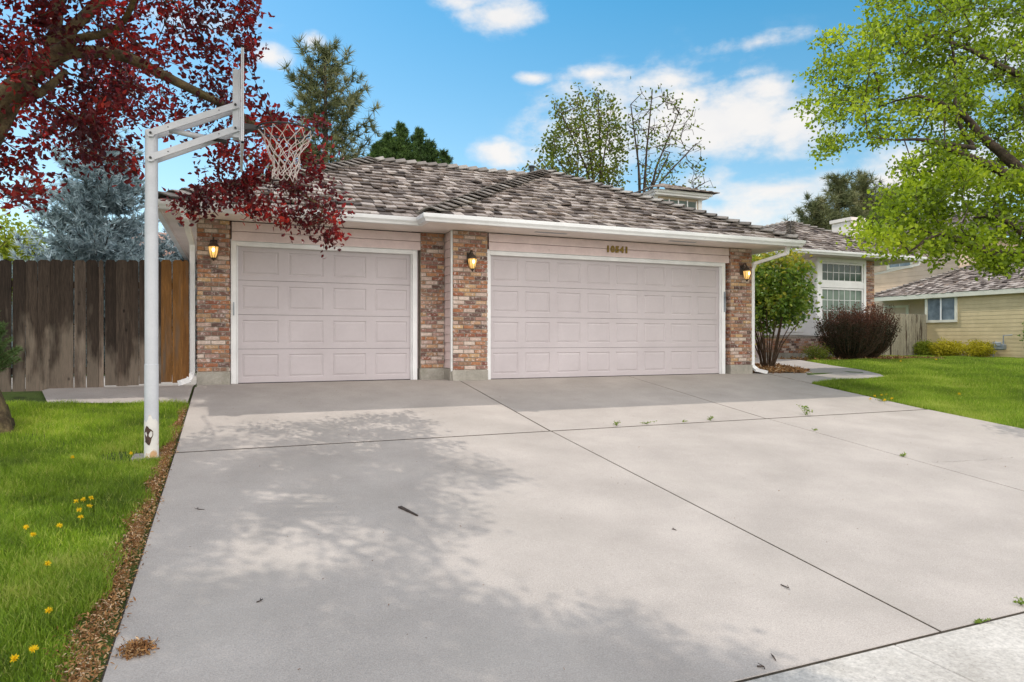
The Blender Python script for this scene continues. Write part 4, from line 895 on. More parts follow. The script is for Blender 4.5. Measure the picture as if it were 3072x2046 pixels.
    while got < 620:
        u, v = rg.uniform(-100, 1850), rg.uniform(930, 1640)
        if not in_poly(np.array([u]), np.array([v]), sh)[0]: continue
        r = ray(u, v); tt = (float(zg(0, -5))-CZ)/r[2]; P = CAM+r*tt
        for _ in range(4): P = CAM+r*((float(zg(P[0], P[1]))-CZ)/r[2])
        wgt = .25+.75*min(1., np.linalg.norm(P-CAM)/7)
        if rg.random() > min(1, (v/1640)**2): pass
        if rg.random() > np.clip((np.linalg.norm(P-CAM)/6.5)**2, .12, 1): continue
        if any(((u-a)/c_)**2+((v-b_)/d_)**2 < rg.uniform(.5, 1.1) for (a, b_), (c_, d_) in gaps): continue
        q = None
        for _ in range(12):
            hgt = rg.uniform(3.6, 7.0); Q = P+S3*(hgt/S3[2]); uu, vv, fw = project(Q)
            if (vv < -45 or uu < -60 or fw < .4) and Q[2]-CZ > .56*max(fw, 0): q = Q; break
        if q is None: continue
        T.append(q); got += 1
    for _ in range(34):
        k = nodes[L2][0] if rg.random() < .25 else at_y(rg.uniform(540, 760), rg.uniform(440, 480), rg.uniform(-1.5, -.9)); pts = [k+np.array([rg.normal(0, .03)*q, rg.normal(0, .03)*q, -.07*q]) for q in range(int(rg.uniform(3, 6)))]
        i0 = int(np.argmin([np.linalg.norm(nn[0]-pts[0]) for nn in nodes])); chain(nodes, [nodes[i0][0]]+pts, [.004]+[.0022]*len(pts), i0, 1)
    T = np.array(T)
    arr, par, fix, ends = grow(nodes, T, .22, .12, rg, .12)
    tree_mesh('trunk', arr, par, fix, M['bark'], t, .0028, 2.25, .05)
    # leaves along twig ends
    P = []; D = []
    for q, e in enumerate(ends):
        a = arr[e]; pr = arr[par[e]]; d = unit((a-pr)[None])[0]
        u_, v_, fw = project(a); vis = (v_ > -80) and (u_ > -150)
        n = int(rg.uniform(14, 31)) if vis else int(rg.uniform(28, 44))
        rr = .11 if vis else .15
        for _ in range(n):
            P.append(a-d*rg.uniform(-.05, .22)+rg.normal(size=3)*rr*.7); D.append(d)
    P = np.array(P); D = np.array(D); uu, vv, fw = project(P)
    keep = ~((fw < 2.2) & (vv > -200) & (uu > -200)) & ~((vv > -10) & (uu > 645) & (vv < 262)) & ~((fw < 5.2) & (vv > -5) & (uu > -5) & (uu < 2400))
    P, D = P[keep], D[keep]
    leaves('crown', P, .070, M['redleaf'], t, .60, .2, rg, clump_rnd(P, rg, 2.4, .75, .33), D)
red_tree()
# ------------------------------------------------------------ the green maple on the right
def maple():
    rg = np.random.default_rng(5)
    base = np.array([9.9, -3.2, float(zg(0, -3.2))-.1])
    t = empty('green_maple_tree', tuple(base), 'bright green spreading tree at the right edge over the lawn', 'tree')
    nodes = []; F = 11.8
    q = lambda u, v, f=F: at_fw(u, v, f)
    tr = chain(nodes, [base, base+[0, 0, .6], q(2500, 700), q(2480, 600)], [.30, .2, .17, .16]); j = len(nodes)-1
    a = chain(nodes, [q(2420, 510), q(2350, 400), q(2300, 350), q(2262, 318), q(2215, 265), q(2165, 238), q(2110, 220)], [.13, .10, .08, .07, .055, .04, .025], j)
    b = chain(nodes, [q(2440, 480, 11.3), q(2350, 430, 11.2), q(2300, 392, 11.1), q(2245, 368, 11.0), q(2190, 345, 10.9), q(2130, 322, 10.8), q(2060, 322, 10.7)], [.12, .09, .075, .06, .045, .03, .014], j)
    c_ = chain(nodes, [q(2240, 340, 11.4), q(2200, 270, 11.7), q(2195, 150, 12), q(2180, 60, 12)], [.04, .035, .03, .02], len(nodes)-5)
    d = chain(nodes, [q(2440, 260, 12.4), q(2350, 178, 12.3), q(2290, 148, 12.2), q(2225, 112, 12.1), q(2130, 80, 12)], [.1, .065, .05, .035, .02], j)
    e = chain(nodes, [q(2430, 600, 10.6), q(2340, 585, 10.4), q(2270, 578, 10.3), q(2200, 550, 10.2), q(2150, 540, 10.1), q(2090, 580, 10.0)], [.10, .07, .06, .05, .03, .012], 3)
    f = chain(nodes, [q(2380, 560, 10.9), q(2300, 500, 10.6), q(2240, 500, 10.6)], [.06, .035, .02], j)
    g = chain(nodes, [q(2520, 400, 12.5), q(2560, 200, 13), q(2580, 0, 13)], [.12, .09, .06], j)
    polys = [([(2520, -160), (1990, -120), (2000, 45), (1960, 62), (1965, 120), (1930, 140), (1925, 80), (1890, 80), (1890, 150), (1858, 165), (1872, 205), (1842, 255), (1885, 275), (1905, 300), (1868, 325), (1880, 368), (1950, 338), (1980, 310), (2030, 335), (2090, 320), (2130, 350), (2200, 400), (2520, 430)], 860, (9.8, 13.6)),
             ([(2070, 370), (2160, 340), (2260, 380), (2520, 420), (2520, 600), (2300, 605), (2200, 590), (2140, 560), (2020, 440), (2060, 430)], 250, (9.8, 12.0)),
             ([(2050, 450), (2120, 430), (2150, 480), (2120, 560), (2060, 590), (2020, 590), (2015, 555), (1955, 548), (1958, 528), (2010, 520)], 50, (9.8, 11)),
             ([(2090, 570), (2170, 560), (2200, 600), (2140, 610)], 5, (9.8, 10.3)), ([(2240, 585), (2354, 590), (2300, 620)], 14, (9.9, 10.6))]
    T = []
    for poly, n, (fa, fb) in polys:
        xs = [p[0] for p in poly]; ys = [p[1] for p in poly]; got = 0
        while got < n:
            u, v = rg.uniform(min(xs), max(xs)), rg.uniform(min(ys), max(ys))
            if not in_poly(np.array([u]), np.array([v]), poly)[0]: continue
            if n > 200 and math.sin(u*.028)*math.sin(v*.033+1)+.5*math.sin(u*.06-v*.05) > .8: continue
            T.append(at_fw(u, v, rg.uniform(12.0, 14.2) if (n > 300 and rg.random() < .7) else rg.uniform(fa, fb))); got += 1
    for _ in range(260):   # the half of the crown outside the frame
        an = rg.uniform(0, 2*math.pi); r = rg.uniform(.5, 3.6); P = base+np.array([1.2+r*math.cos(an), .5+r*math.sin(an), rg.uniform(3.2, 8)])
        u, v, fw = project(P)
        if u > 2420 or v < -60: T.append(P)
    T = np.array(T); arr, par, fix, ends = grow(nodes, T, .3, .10, rg, .05)
    tree_mesh('trunk', arr, par, fix, M['barkdark'], t, .004, 2.3, .05)
    P = []; 
    for e_ in ends:
        a_ = arr[e_]; n = int(rg.uniform(34, 62)); P += [a_+rg.normal(size=3)*np.array([.12, .12, .075]) for _ in range(n)]
    P = np.array(P); leaves('crown', P, .066, M['mapleleaf'], t, .7, .3, rg, clump_rnd(P, rg, 2.4, .8, .55))
maple()
# ------------------------------------------------------------ trees beyond
def sprigs(P, D, size, n, rg, spread=.9, w=.09):
    """needle tufts: n thin triangles round each direction"""
    m = len(P); d = np.repeat(unit(D), n, 0); o = np.repeat(P, n, 0)
    r = unit(d+rg.normal(size=d.shape)*spread); s = unit(np.cross(r, rg.normal(size=r.shape))); L = size*rg.uniform(.6, 1.2, (m*n, 1))
    V = np.stack([o-s*L*w/2, o+s*L*w/2, o+r*L], 1).reshape(-1, 3); F = np.arange(m*n*3).reshape(-1, 3)
    return V, F
def conifer(name, label, base, H, Rb, mat_, rg, dens=1., z0=.12, droop=-.15, needle=.1, per=9, whorl=.32, shape=.8, lift=.1, group=None, bare=.25, w=.1, spread=.9, twist=1.):
    t = empty(name, tuple(base), label, 'tree', group); base = np.array(base, float)
    tk = MB(); tk.tube([base+[0, 0, H*k] for k in (0, .3, .6, .85, 1)], [H*.018+.06, H*.014+.04, H*.009+.02, H*.004+.008, .006], 8)
    P = []; D = []
    z = H*z0
    while z < H*.985:
        s = 1-z/H; Rr = Rb*(s**shape)*rg.uniform(.75, 1.12)+.05
        nb = max(3, int(5*dens*(.5+s*1.1)))
        for k in range(nb):
            an = rg.uniform(0, 2*math.pi); L = Rr*rg.uniform(.6, 1.12); st = base+[0, 0, z]; dr = np.array([math.cos(an), math.sin(an), 0])
            steps = max(2, int(L/(needle*.9))); pts = []
            for q in range(steps+1):
                f = q/steps; pts.append(st+dr*L*f+np.array([0, 0, (lift*f+droop*math.sin(f*math.pi)*.8+.25*lift*f*f)*L])+rg.normal(size=3)*needle*.12)
            tk.tube(pts, [max(.004, .018*L*(1-.8*i/steps)) for i in range(steps+1)], 4, cap=False)
            for q in range(int(steps*bare), steps+1):
                f = q/steps; ad = unit((pts[min(q+1, steps)]-pts[max(q-1, 0)])[None])[0]; side = np.cross(ad, [0, 0, 1.])
                ws = L*.32*(1-f*.75)*twist
                for sd in (-1, 1):
                    m_ = max(1, int(ws/(needle*.8)))
                    for x in range(m_):
                        P.append(pts[q]+side*sd*ws*(x+.3)/m_+ad*ws*.5*(x/m_)+rg.normal(size=3)*needle*.25+[0, 0, rg.uniform(-.5, .15)*needle]); D.append(ad+side*sd*.8+[0, 0, .25])
                P.append(pts[q]); D.append(ad+[0, 0, .2])
        z += whorl*rg.uniform(.7, 1.2)*(.5+.5*s+.2)
    P, D = np.array(P), np.array(D); V, F = sprigs(P, D, needle*1.3, per, rg, spread, w)
    tk.build('trunk', M['barkdark'], t)
    r = np.repeat(clump_rnd(P, rg, 1.2/max(.6, Rb/2), .35, .5), per)
    r = np.clip(r+rg.normal(0, .12, len(r)), 0, 1); mesh_np('crown', V, F, r, mat_, t)
    return t
def leafy(name, label, base, clusters, nleaf, lsize, mat_, rg, spread=.35, trunk=None, limb=.06, tip=.006, group=None, cat='tree', bark='barkdark', asp=.6, jit=.08, trunkr=.12, step=.4, rnd=None, grow_nodes=None):
    t = empty(name, tuple(base), label, cat, group); nodes = grow_nodes or []
    if not grow_nodes: chain(nodes, trunk, [trunkr*(1-.5*i/(len(trunk)-1)) for i in range(len(trunk))])
    T = np.array(clusters); arr, par, fix, ends = grow(nodes, T, step, jit, rg, .05)
    tree_mesh('trunk' if cat == 'tree' else 'stems', arr, par, fix, M[bark], t, tip, 2.3, limb, 5)
    P = np.concatenate([arr[e][None]+rg.normal(size=(max(1, int(rg.poisson(nleaf))), 3))*spread for e in ends])
    leaves('crown' if cat == 'tree' else 'foliage', P, lsize, M[mat_], t, asp, .4, rg, rnd(P) if rnd else clump_rnd(P, rg, 1.0, .35, .5))
    return t
def ell(c_, r, n, rg, lo=0.): # points in an ellipsoid, denser toward the shell
    d = unit(rg.normal(size=(n, 3))); k = rg.uniform(lo, 1, (n, 1))**.45; return np.array(c_)+d*k*np.array(r)
def background_trees():
    rg = np.random.default_rng(21)
    conifer('blue_spruce', 'dense silvery blue spruce rising behind the plank fence', (-6.75, 6.6, 0), 5.7, 2.25, M['spruce'], rg, dens=2.6, z0=.0, needle=.13, per=9, whorl=.24, shape=.62, lift=.12, droop=-.22, w=.2, spread=.65)
    conifer('blue_spruce', 'smaller blue green spruce low behind the gate beside the downspout', (-5.15, 6.9, 0), 3.7, 1.35, M['spruce'], rg, dens=2.8, z0=.0, needle=.09, per=9, whorl=.20, shape=.6, lift=.12, droop=-.2, w=.12)
    for (x, y, H, Rr, u) in ((-10.2, 8.6, 4.2, 1.5, 0), (-8.6, 7.8, 3.3, 1.0, 1)):
        leafy('yellow_green_tree', ['tall sunny yellow green tree at the left edge beside the blue spruce', 'shorter yellow green tree tucked under the left side of the blue spruce'][u], (x, y, 0), ell((x, y, H*.6), (Rr, Rr*.9, H*.42), 260, rg), 24, .10, 'yellowleaf', rg, .16, [(x, y, 0), (x, y, H*.3), (x, y, H*.6)], group='yellow green trees beyond the fence')
    # ponderosa pine behind the single garage
    b = at_y(748, 380, 18); top = at_y(752, 100, 18)
    def pine(name, label, x, y, ztop, Rr, z_low, group=None, H=None, needle=.30, dens=1.2):
        conifer(name, label, (x, y, 0), ztop, Rr, M['pineneedle'], rg, dens=dens, z0=z_low/ztop, needle=needle, per=15, whorl=.42, shape=.5, lift=.5, droop=-.12, bare=.35, w=.10, spread=.9, group=group, twist=1.0)
    pine('pine_tree', 'tall ragged pine behind the single garage roof', b[0], 18, top[2], 3.4, 5.0, dens=1.35)
    for u, v, Rr, lab in ((868, 335, 1.6, 'leftmost short spire of the dark evergreen clump behind the garage ridge'), (892, 312, 1.6, 'second spire from the left in the dark evergreen clump behind the garage ridge'), (922, 292, 1.7, 'tallest spire of the dark evergreen clump behind the garage ridge'), (963, 302, 1.7, 'evergreen spire right of the tallest in the clump behind the garage ridge'), (988, 328, 1.5, 'fifth evergreen spire, stepping down behind the garage ridge'), (1020, 352, 1.5, 'lowest evergreen spire at the right end of the clump behind the garage ridge')):
        p = at_y(u, v, 16+rg.uniform(-.7, .7)); conifer('evergreen_tree', lab, (p[0], p[1], 0), p[2]+.15, Rr*2.9, M['cypress'], rg, dens=3.6, z0=.55, needle=.12, per=9, whorl=.19, shape=1.1, lift=.45, droop=-.02, w=.2, spread=.55, group='dark evergreens behind the garage ridge')
    # two thin trees in early leaf behind the ridge
    def thin(uv_base, pts_poly, n, fr, lab, y, nl, r0, mid):
        bb = at_y(uv_base[0], uv_base[1], y); base = (bb[0], y, 0); T = []; xs = [p[0] for p in pts_poly]; ys = [p[1] for p in pts_poly]
        while len(T) < n:
            u, v = rg.uniform(min(xs), max(xs)), rg.uniform(min(ys), max(ys))
            if in_poly(np.array([u]), np.array([v]), pts_poly)[0]: T.append(at_y(u, v, y+rg.uniform(-1.6, 1.6)))
        nodes = []; tr = chain(nodes, [base, (bb[0], y, bb[2]-1.5)], [.14, .10]); j = len(nodes)-1
        for (uu, vv, rr) in mid:
            q = at_y(uu, vv, y+rg.uniform(-1, 1)); q0 = np.array([bb[0], y, bb[2]-1.5]); chain(nodes, [q0*.45+q*.55+np.array([(q0[0]-q[0])*.18, 0, 0]), q], [.045, .022], j)
        leafy('young_leaf_tree', lab, base, T, nl, .13, 'bareleaf', rg, .16, group='thin trees in early leaf behind the garage roof', grow_nodes=nodes, limb=.05, tip=.009, step=.5, asp=.75)
    thin((1380, 460), [(1235, 370), (1250, 300), (1262, 335), (1275, 225), (1288, 260), (1296, 215), (1312, 250), (1330, 190), (1345, 235), (1365, 200), (1380, 215), (1385, 250), (1410, 225), (1425, 280), (1440, 330), (1430, 430), (1310, 425), (1235, 405), (1185, 390), (1230, 385)], 430, 0, 'fuller green thin tree just left of the sparse one behind the garage roof', 14.5, 9.5, .1, [(1290, 260, 0), (1330, 215, 0), (1375, 215, 0), (1400, 280, 0), (1270, 350, 0)])
    thin((1475, 460), [(1435, 300), (1445, 225), (1462, 270), (1470, 190), (1490, 215), (1510, 180), (1530, 215), (1560, 205), (1565, 250), (1600, 250), (1598, 300), (1625, 290), (1612, 360), (1648, 430), (1610, 445), (1560, 415), (1500, 440), (1460, 430)], 330, 0, 'sparser nearly bare tree with fanning branches behind the garage roof', 14.5, 2.2, .1, [(1450, 240, 0), (1500, 205, 0), (1560, 260, 0), (1600, 330, 0), (1620, 420, 0), (1540, 350, 0)])
    for i, (u, v, lab) in enumerate(((1875, 468, 'leftmost short pine in the group behind the far chimney'), (1928, 415, 'middle bushy pine in the group behind the far chimney'), (1985, 412, 'tallest pine right of the middle one behind the far chimney'), (2040, 440, 'rightmost pine of the group partly behind the green tree'))):
        p = at_y(u, v, 22+i*.7); pine('pine_tree', lab, p[0], p[1], p[2]+.3, 3.1, 4.0, 'pines behind the far chimney', needle=.36, dens=1.7)
background_trees()
# ------------------------------------------------------------ shrubs
def shrubs():
    rg = np.random.default_rng(33)
    # tall green shrub between garage and wing, bare stems below
    bx, by = 7.55, 1.6; z0 = .0
    T = ell((bx+.07, by, 1.84), (.92, .8, .86), 400, rg, .1); T = T[T[:, 2] > 1.0]; cc_ = np.array([bx+.07, by, 1.84]); dv = T-cc_; T = cc_+dv*(1+.16*np.sin(np.arctan2(dv[:, 1], dv[:, 0])*3+1)*np.sin(dv[:, 2]*5+2)+.10*np.sin(dv[:, 0]*9)+.05)[:, None]
    extra = ell((bx+.55, by-.1, 1.55), (.45, .4, .55), 70, rg); T = np.concatenate([T, extra])
    nodes = []
    for k in range(26):
        an = rg.uniform(0, 2*math.pi); r0 = rg.uniform(.03, .16); r1 = rg.uniform(.2, .72); b0 = np.array([bx+r0*math.cos(an), by+r0*math.sin(an), z0])
        chain(nodes, [b0, b0+[(r1-r0)*.35*math.cos(an), (r1-r0)*.35*math.sin(an), .55], b0+[(r1-r0)*math.cos(an), (r1-r0)*math.sin(an), rg.uniform(1.0, 1.5)]], [.018, .013, .009])
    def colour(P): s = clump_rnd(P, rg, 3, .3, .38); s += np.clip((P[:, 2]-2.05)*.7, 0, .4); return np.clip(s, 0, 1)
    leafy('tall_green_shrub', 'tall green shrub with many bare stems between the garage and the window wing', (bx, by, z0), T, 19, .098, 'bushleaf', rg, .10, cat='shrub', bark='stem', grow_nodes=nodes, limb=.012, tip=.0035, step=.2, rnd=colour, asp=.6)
    # barberries in front of the window
    def vase(x, y, z, H, Rr, lab, seed, n=420):
        g = np.random.default_rng(seed); t = empty('barberry_bush', (x, y, z), lab, 'shrub', 'dark red barberry bushes under the window'); st = MB(); P = []; D = []
        for k in range(n):
            an = g.uniform(0, 2*math.pi); rr = Rr*g.uniform(0, 1)**.5; h = H*(1-.16*(rr/Rr)**2+.13*math.sin(an*4+seed)*(rr/Rr))*g.choice([g.uniform(.6, .95), g.uniform(.9, 1.14)])
            b0 = np.array([x+.16*rr/Rr*math.cos(an), y+.16*rr/Rr*math.sin(an), z]); tip = np.array([x+rr*math.cos(an), y+rr*math.sin(an), z+h]); mid = b0*.55+tip*.45+np.array([0, 0, -.1*h])+np.array([math.cos(an), math.sin(an), 0])*rr*.12
            pts = [b0, mid, tip]; st.tube(pts, [.007, .005, .002], 4, cap=False)
            f0 = .25
            for f in np.arange(f0, 1.0, .022):
                p = (1-f)**2*b0+2*f*(1-f)*mid+f*f*tip; P.append(p+g.normal(size=3)*.022); D.append(tip-mid)
        P, D = np.array(P), np.array(D); st.build('stems', M['stem'], t); r = np.clip(clump_rnd(P, g, 4, .5, .4), 0, 1)
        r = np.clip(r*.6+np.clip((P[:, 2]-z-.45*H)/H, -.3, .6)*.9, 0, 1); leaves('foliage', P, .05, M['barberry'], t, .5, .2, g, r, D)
    vase(12.15, 3.35, .08, 1.42, .95, 'broad dark red barberry bush under the white framed window', 1)
    vase(13.2, 3.65, .08, 1.46, .9, 'dark red barberry bush at the right end under the window by the grey fence', 2)
    x, y = 11.2, 3.6; leafy('low_shrub', 'low yellow green shrub at the foot of the barberry on the walk side', (x, y, .1), ell((x, y, .26), (.36, .3, .2), 80, rg), 20, .045, 'bareleaf', rg, .07, [(x, y, .1), (x, y, .2)], cat='shrub', bark='stem', trunkr=.02, limb=.01, tip=.003, step=.15)
    x, y = 6.15, .75; leafy('low_shrub', 'tiny yellow leaved shrub squeezed beside the right downspout', (x, y, .0), ell((x, y, .45), (.14, .14, .28), 25, rg), 10, .05, 'goldleaf', rg, .05, [(x, y, 0), (x, y, .2)], cat='shrub', bark='stem', trunkr=.012, limb=.008, tip=.003, step=.15)
    # golden shrubs along the neighbour's wall
    for y, H, Rr, m_, lab in ((9.0-.55, .56, .52, 'yellowleaf', 'greener leftmost low shrub along the tan wall next to the fence'), (7.55, .62, .58, 'goldleaf', 'golden shrub in the middle of the three along the tan wall'), (6.35, .56, .62, 'goldleaf', 'golden shrub nearest the gas meter along the tan wall')):
        x = 22.25; leafy('golden_shrub', lab, (x, y, -.02), ell((x, y, H*.5), (Rr*.8, Rr, H*.52), 150, rg), 26, .06, m_, rg, .07, [(x, y, 0), (x, y, .15)], group='low shrubs along the tan wall', cat='shrub', bark='stem', trunkr=.02, limb=.01, tip=.004, step=.2)
    x, y = 21.6, 3.35; leafy('round_green_shrub', 'glossy green shrub cut off by the right edge near the gas meter', (x, y, -.02), ell((x, y, .8), (.9, .8, .72), 240, rg), 30, .07, 'bushleaf', rg, .09, [(x, y, 0), (x, y, .3)], cat='shrub', bark='stem', trunkr=.03, limb=.015, tip=.004, step=.25, rnd=lambda P: clump_rnd(P, rg, 2, .2, .25))
    # small pine at the left edge
    c_ = at_y(-42, 790, -1.6); base = np.array([c_[0], c_[1], float(zg(c_[0], c_[1]))])
    t = empty('small_pine', tuple(base), 'small needled pine poking in at the left edge in front of the fence', 'shrub'); P = []; D = []; st = MB(); st.tube([base, base+[0, 0, 1.15]], [.03, .01], 6)
    for k in range(130):
        h = rg.uniform(.45, 1.3); an = rg.uniform(0, 2*math.pi); L = (.34*(1.45-h))*rg.uniform(.6, 1.1)+.06; s0 = base+[0, 0, h*.85]; tip = s0+np.array([L*math.cos(an), L*math.sin(an), .12+L*.35]); st.tube([s0, tip], [.007, .004], 4, cap=False)
        for f in np.arange(.3, 1.02, .08): P.append(s0*(1-f)+tip*f); D.append(tip-s0+[0, 0, .05])
    P, D = np.array(P), np.array(D); V, F = sprigs(P, D, .055, 26, rg, .75, .11); st.build('trunk', M['stem'], t); mesh_np('needles', V, F, np.repeat(clump_rnd(P, rg, 4, .25, .5), 22), M['needle'], t)
shrubs()
# ------------------------------------------------------------ neighbour's house, fence, meter
def neighbour():
    NX = 22.8
    n = empty('neighbour_house', (NX, 7, 0), 'tan sided neighbour house with white slider window and long shake roof at the right', 'house')
    b = MB(); b.box(NX+.03, 32, -6, 8.75, -.2, 2.6); b.box(NX+.93, 32, 8.7, 16, -.2, 2.6); b.build('wall', M['tan'], n)
    s = MB()
    def lapx(x, y0, y1, z0, z1, h, tgt):
        k = int(round((z1-z0)/h)); h = (z1-z0)/k
        for i in range(k):
            a = z0+i*h; tgt.hexa([(x-.010, y1, a), (x-.010, y0, a), (x+.06, y0, a), (x+.06, y1, a), (x-.004, y1, a+h-.005), (x-.004, y0, a+h-.005), (x+.06, y0, a+h-.005), (x+.06, y1, a+h-.005)])
    lapx(NX, -6, 8.79, -.05, 2.5, .15, s); s.build('lap_siding', M['tan'], n)
    s = MB(); lapx(NX+.9, 8.79, 16, -.05, 2.5, .15, s); s.hexa([(NX, 8.79, -.05), (NX+.9, 8.79, -.05), (NX+.9, 8.8, -.05), (NX, 8.8, -.05), (NX, 8.79, 2.5), (NX+.9, 8.79, 2.5), (NX+.9, 8.8, 2.5), (NX, 8.8, 2.5)]); s.build('lap_siding', M['beige'], n)
    w = window(n, 7.55, 8.82-.12, 0, 1.47, 2.36, 1, 1, 'blind', 'y', NX-.045, .10, 'cream')
    m = MB(); m.box(NX-.07, NX-.04, 8.10, 8.15, 1.47, 2.36); m.build('window_sash', M['white'], w)
    d = MB(); d.box(NX+.84, NX+.87, 10.35, 11.35, -.05, 2.1); dd = d.build('door', M['beige'], n); d = MB()
    d.box(NX+.82, NX+.9, 10.22, 10.35, -.05, 2.2); d.box(NX+.82, NX+.9, 11.35, 11.48, -.05, 2.2); d.box(NX+.82, NX+.9, 10.35, 11.35, 2.1, 2.2); d.build('door_frame', M['cream'], dd)
    # lower roof, eave facing the camera side (-x)
    p = .42; L_ = math.sqrt(1+p*p); ct, sn = 1/L_, p/L_; ex = NX-.15; r = MB()
    global CT
    old = CT; CT = ct
    shakes(r, (ex, 11.6, 2.55), (0, -1, 0), (ct, 0, sn), 3.4/ct, lambda t: t*.9, lambda t: 18); CT = old
    r.build('lower_roof', M['shake'], n)
    r = MB(); slabface(r, [(ex, 11.6, 2.55), (ex, -6.4, 2.55), (ex+3.4, -6.4, 2.55+3.4*p), (ex+3.4, 8.54, 2.55+3.4*p)]); slabface(r, [(ex+6.8, 11.6, 2.55), (ex+3.4, 8.54, 2.55+3.4*p), (ex+3.4, -6.4, 2.55+3.4*p), (ex+6.8, -6.4, 2.55)]); slabface(r, [(ex, 11.6, 2.55), (ex+3.4, 8.54, 2.55+3.4*p), (ex+6.8, 11.6, 2.55)]); r.build('roof_decking', M['roofdark'], n)
    r = MB(); caps(r, (ex, 11.6, 2.57), (ex+3.4, 8.54, 2.55+3.4*p), (-sn, 0, ct), (0, sn, ct), w=.14); r.build('ridge_caps', M['cap'], n)
    g = MB(); g.bbox(ex-.03, ex+.02, -6.4, 11.6, 2.38, 2.56, .004); g.box(ex+.02, NX+.95, -6.4, 11.6, 2.47, 2.5); g.build('fascia', M['cream'], n)
    # upper storey
    UX = 25.4
    b = MB(); b.box(UX+.03, 32, 9.2, 19, 2.4, 5.35); b.build('upper_wall', M['beige'], n)
    s = MB(); lapx(UX, 9.2, 19, 2.6, 5.3, .2, s); s.build('lap_siding', M['beige'], n)
    ww = at_x(2090, 575, UX); window(n, ww[1]-.1, ww[1]+1.0, 0, 4.15, 4.75, 2, 1, 'blind', 'y', UX-.045, .12, 'cream')
    r = MB(); CT = ct; shakes(r, (UX-.5, 19, 5.3), (0, -1, 0), (ct, 0, sn), 4.0/ct, lambda t: t*.6, lambda t: 10.4-t*.4); CT = old; r.build('upper_roof', M['shake'], n)
    r = MB(); slabface(r, [(UX-.5, 19, 5.3), (UX-.5, 8.6, 5.3), (UX+3.5, 10.2, 5.3+4*p), (UX+3.5, 16.6, 5.3+4*p)]); slabface(r, [(UX-.5, 8.6, 5.3), (UX+7.5, 8.6, 5.3), (UX+3.5, 10.2, 5.3+4*p)]); r.build('roof_decking', M['roofdark'], n)
    g = MB(); g.bbox(UX-.53, UX-.48, 8.6, 19, 5.12, 5.31, .004); g.box(UX-.48, UX+.05, 8.6, 19, 5.18, 5.2); g.build('fascia', M['cream'], n)
    b = MB(); b.box(25.6, 26.5, 14.95, 16.15, 5.0, 7.0); b.box(25.52, 26.58, 14.87, 16.23, 6.85, 7.02); b.box(25.585, 25.6, 15.05, 16.05, 5.2, 6.75); b.build('chimney', M['soffit'], n)
    # fence between the houses
    yf = 8.75; e = empty('grey_fence', (20, yf, 0), 'weathered grey fence between the window wing and the tan house', 'fence')
    xs = []; x = 16.2
    while x < 22.7: w_ = rng.uniform(.13, .145); xs.append((x, x+w_)); x += w_+.006
    b = MB(); boards(b, xs, yf, lambda x: -.02, lambda x: 1.72, jit=.01, dog=.025); b.build('board_panel', M['greyfence'], e)
    for zz in (.3, 1.35): b = MB(); b.box(16.2, 22.7, yf+.02, yf+.06, zz, zz+.09); b.build('rail', M['greyfence'], e)
    b = MB(); b.box(20.6, 20.66, yf-.03, yf-.01, 0, .75); b.build('latch_stake', M['bronze'], e)
    # gas meter
    y = 5.72; x = 22.55; t = empty('gas_meter', (x, y, -.05), 'grey gas meter on pipes against the tan wall', 'gas meter')
    b = MB(); b.tube([(x, y+.22, -.1), (x, y+.22, .58), (x, y+.14, .60), (x, y+.10, .52)], .022, 8); b.tube([(x, y-.14, .5), (x, y-.14, .82), (x, y-.45, .84)], .022, 8); b.tube([(x, y-.14, .4), (x, y-.14, .62)], .03, 8); b.build('pipe', M['metergrey'], t)
    b = MB(); b.bbox(x-.12, x+.12, y-.20, y+.16, .28, .50, .04); b.build('meter_body', M['metergrey'], t)
    b = MB(); b.bbox(x-.14, x-.10, y-.14, y+.10, .42, .58, .02); b.build('dial_box', M['metergrey'], t)
    # distant roof glimpsed behind the blue spruces
    q = at_y(398, 565, 26); h = empty('distant_house', (q[0], 26, 0), 'distant house with a pale terracotta roof glimpsed above the gate', 'house')
    b = MB(); b.box(q[0]-2.5, q[0]+3, 26, 30, 0, q[2]-.6); b.build('wall', M['beige'], h)
    b = MB(); z_ = q[2]-.6; b.add([(q[0]-3, 25.6, z_), (q[0]+3.4, 25.6, z_), (q[0]+3.4, 30.4, z_), (q[0]-3, 30.4, z_), (q[0]-1.5, 28, q[2]+.9), (q[0]+1.9, 28, q[2]+.9)], [(0, 1, 5, 4), (2, 3, 4, 5), (3, 0, 4), (1, 2, 5), (0, 3, 2, 1)]); b.build('roof', mat('terracotta_roof', [(.42, .22, .16), (.5, .28, .2)], .9), h)
neighbour()
# ------------------------------------------------------------ grass
def blades(P, h, w, rg, seg=True, lean=.5):
    n = len(P); an = rg.uniform(0, 2*math.pi, n); s = np.stack([np.cos(an), np.sin(an), np.zeros(n)], 1); la = rg.uniform(0, 2*math.pi, n); le = np.stack([np.cos(la), np.sin(la), np.zeros(n)], 1)*(rg.uniform(.1, 1, n)*lean)[:, None]
    H = (h*rg.uniform(.55, 1.25, n))[:, None]; W = (w*rg.uniform(.7, 1.3, n))[:, None]; up = np.array([0, 0, 1.])
    if seg:
        V = np.stack([P-s*W/2, P+s*W/2, P+up*H*.55+le*H*.3+s*W*.38, P+up*H*.55+le*H*.3-s*W*.38, P+up*H*.9+le*H], 1).reshape(-1, 3); i = np.arange(n)[:, None]*5
        F = [np.concatenate([i, i+1, i+2, i+3], 1), np.concatenate([i+3, i+2, i+4], 1)]; return V, F, 2
    V = np.stack([P-s*W/2, P+s*W/2, P+up*H*.9+le*H], 1).reshape(-1, 3); return V, [np.arange(3*n).reshape(-1, 3)], 1
DRV = XL
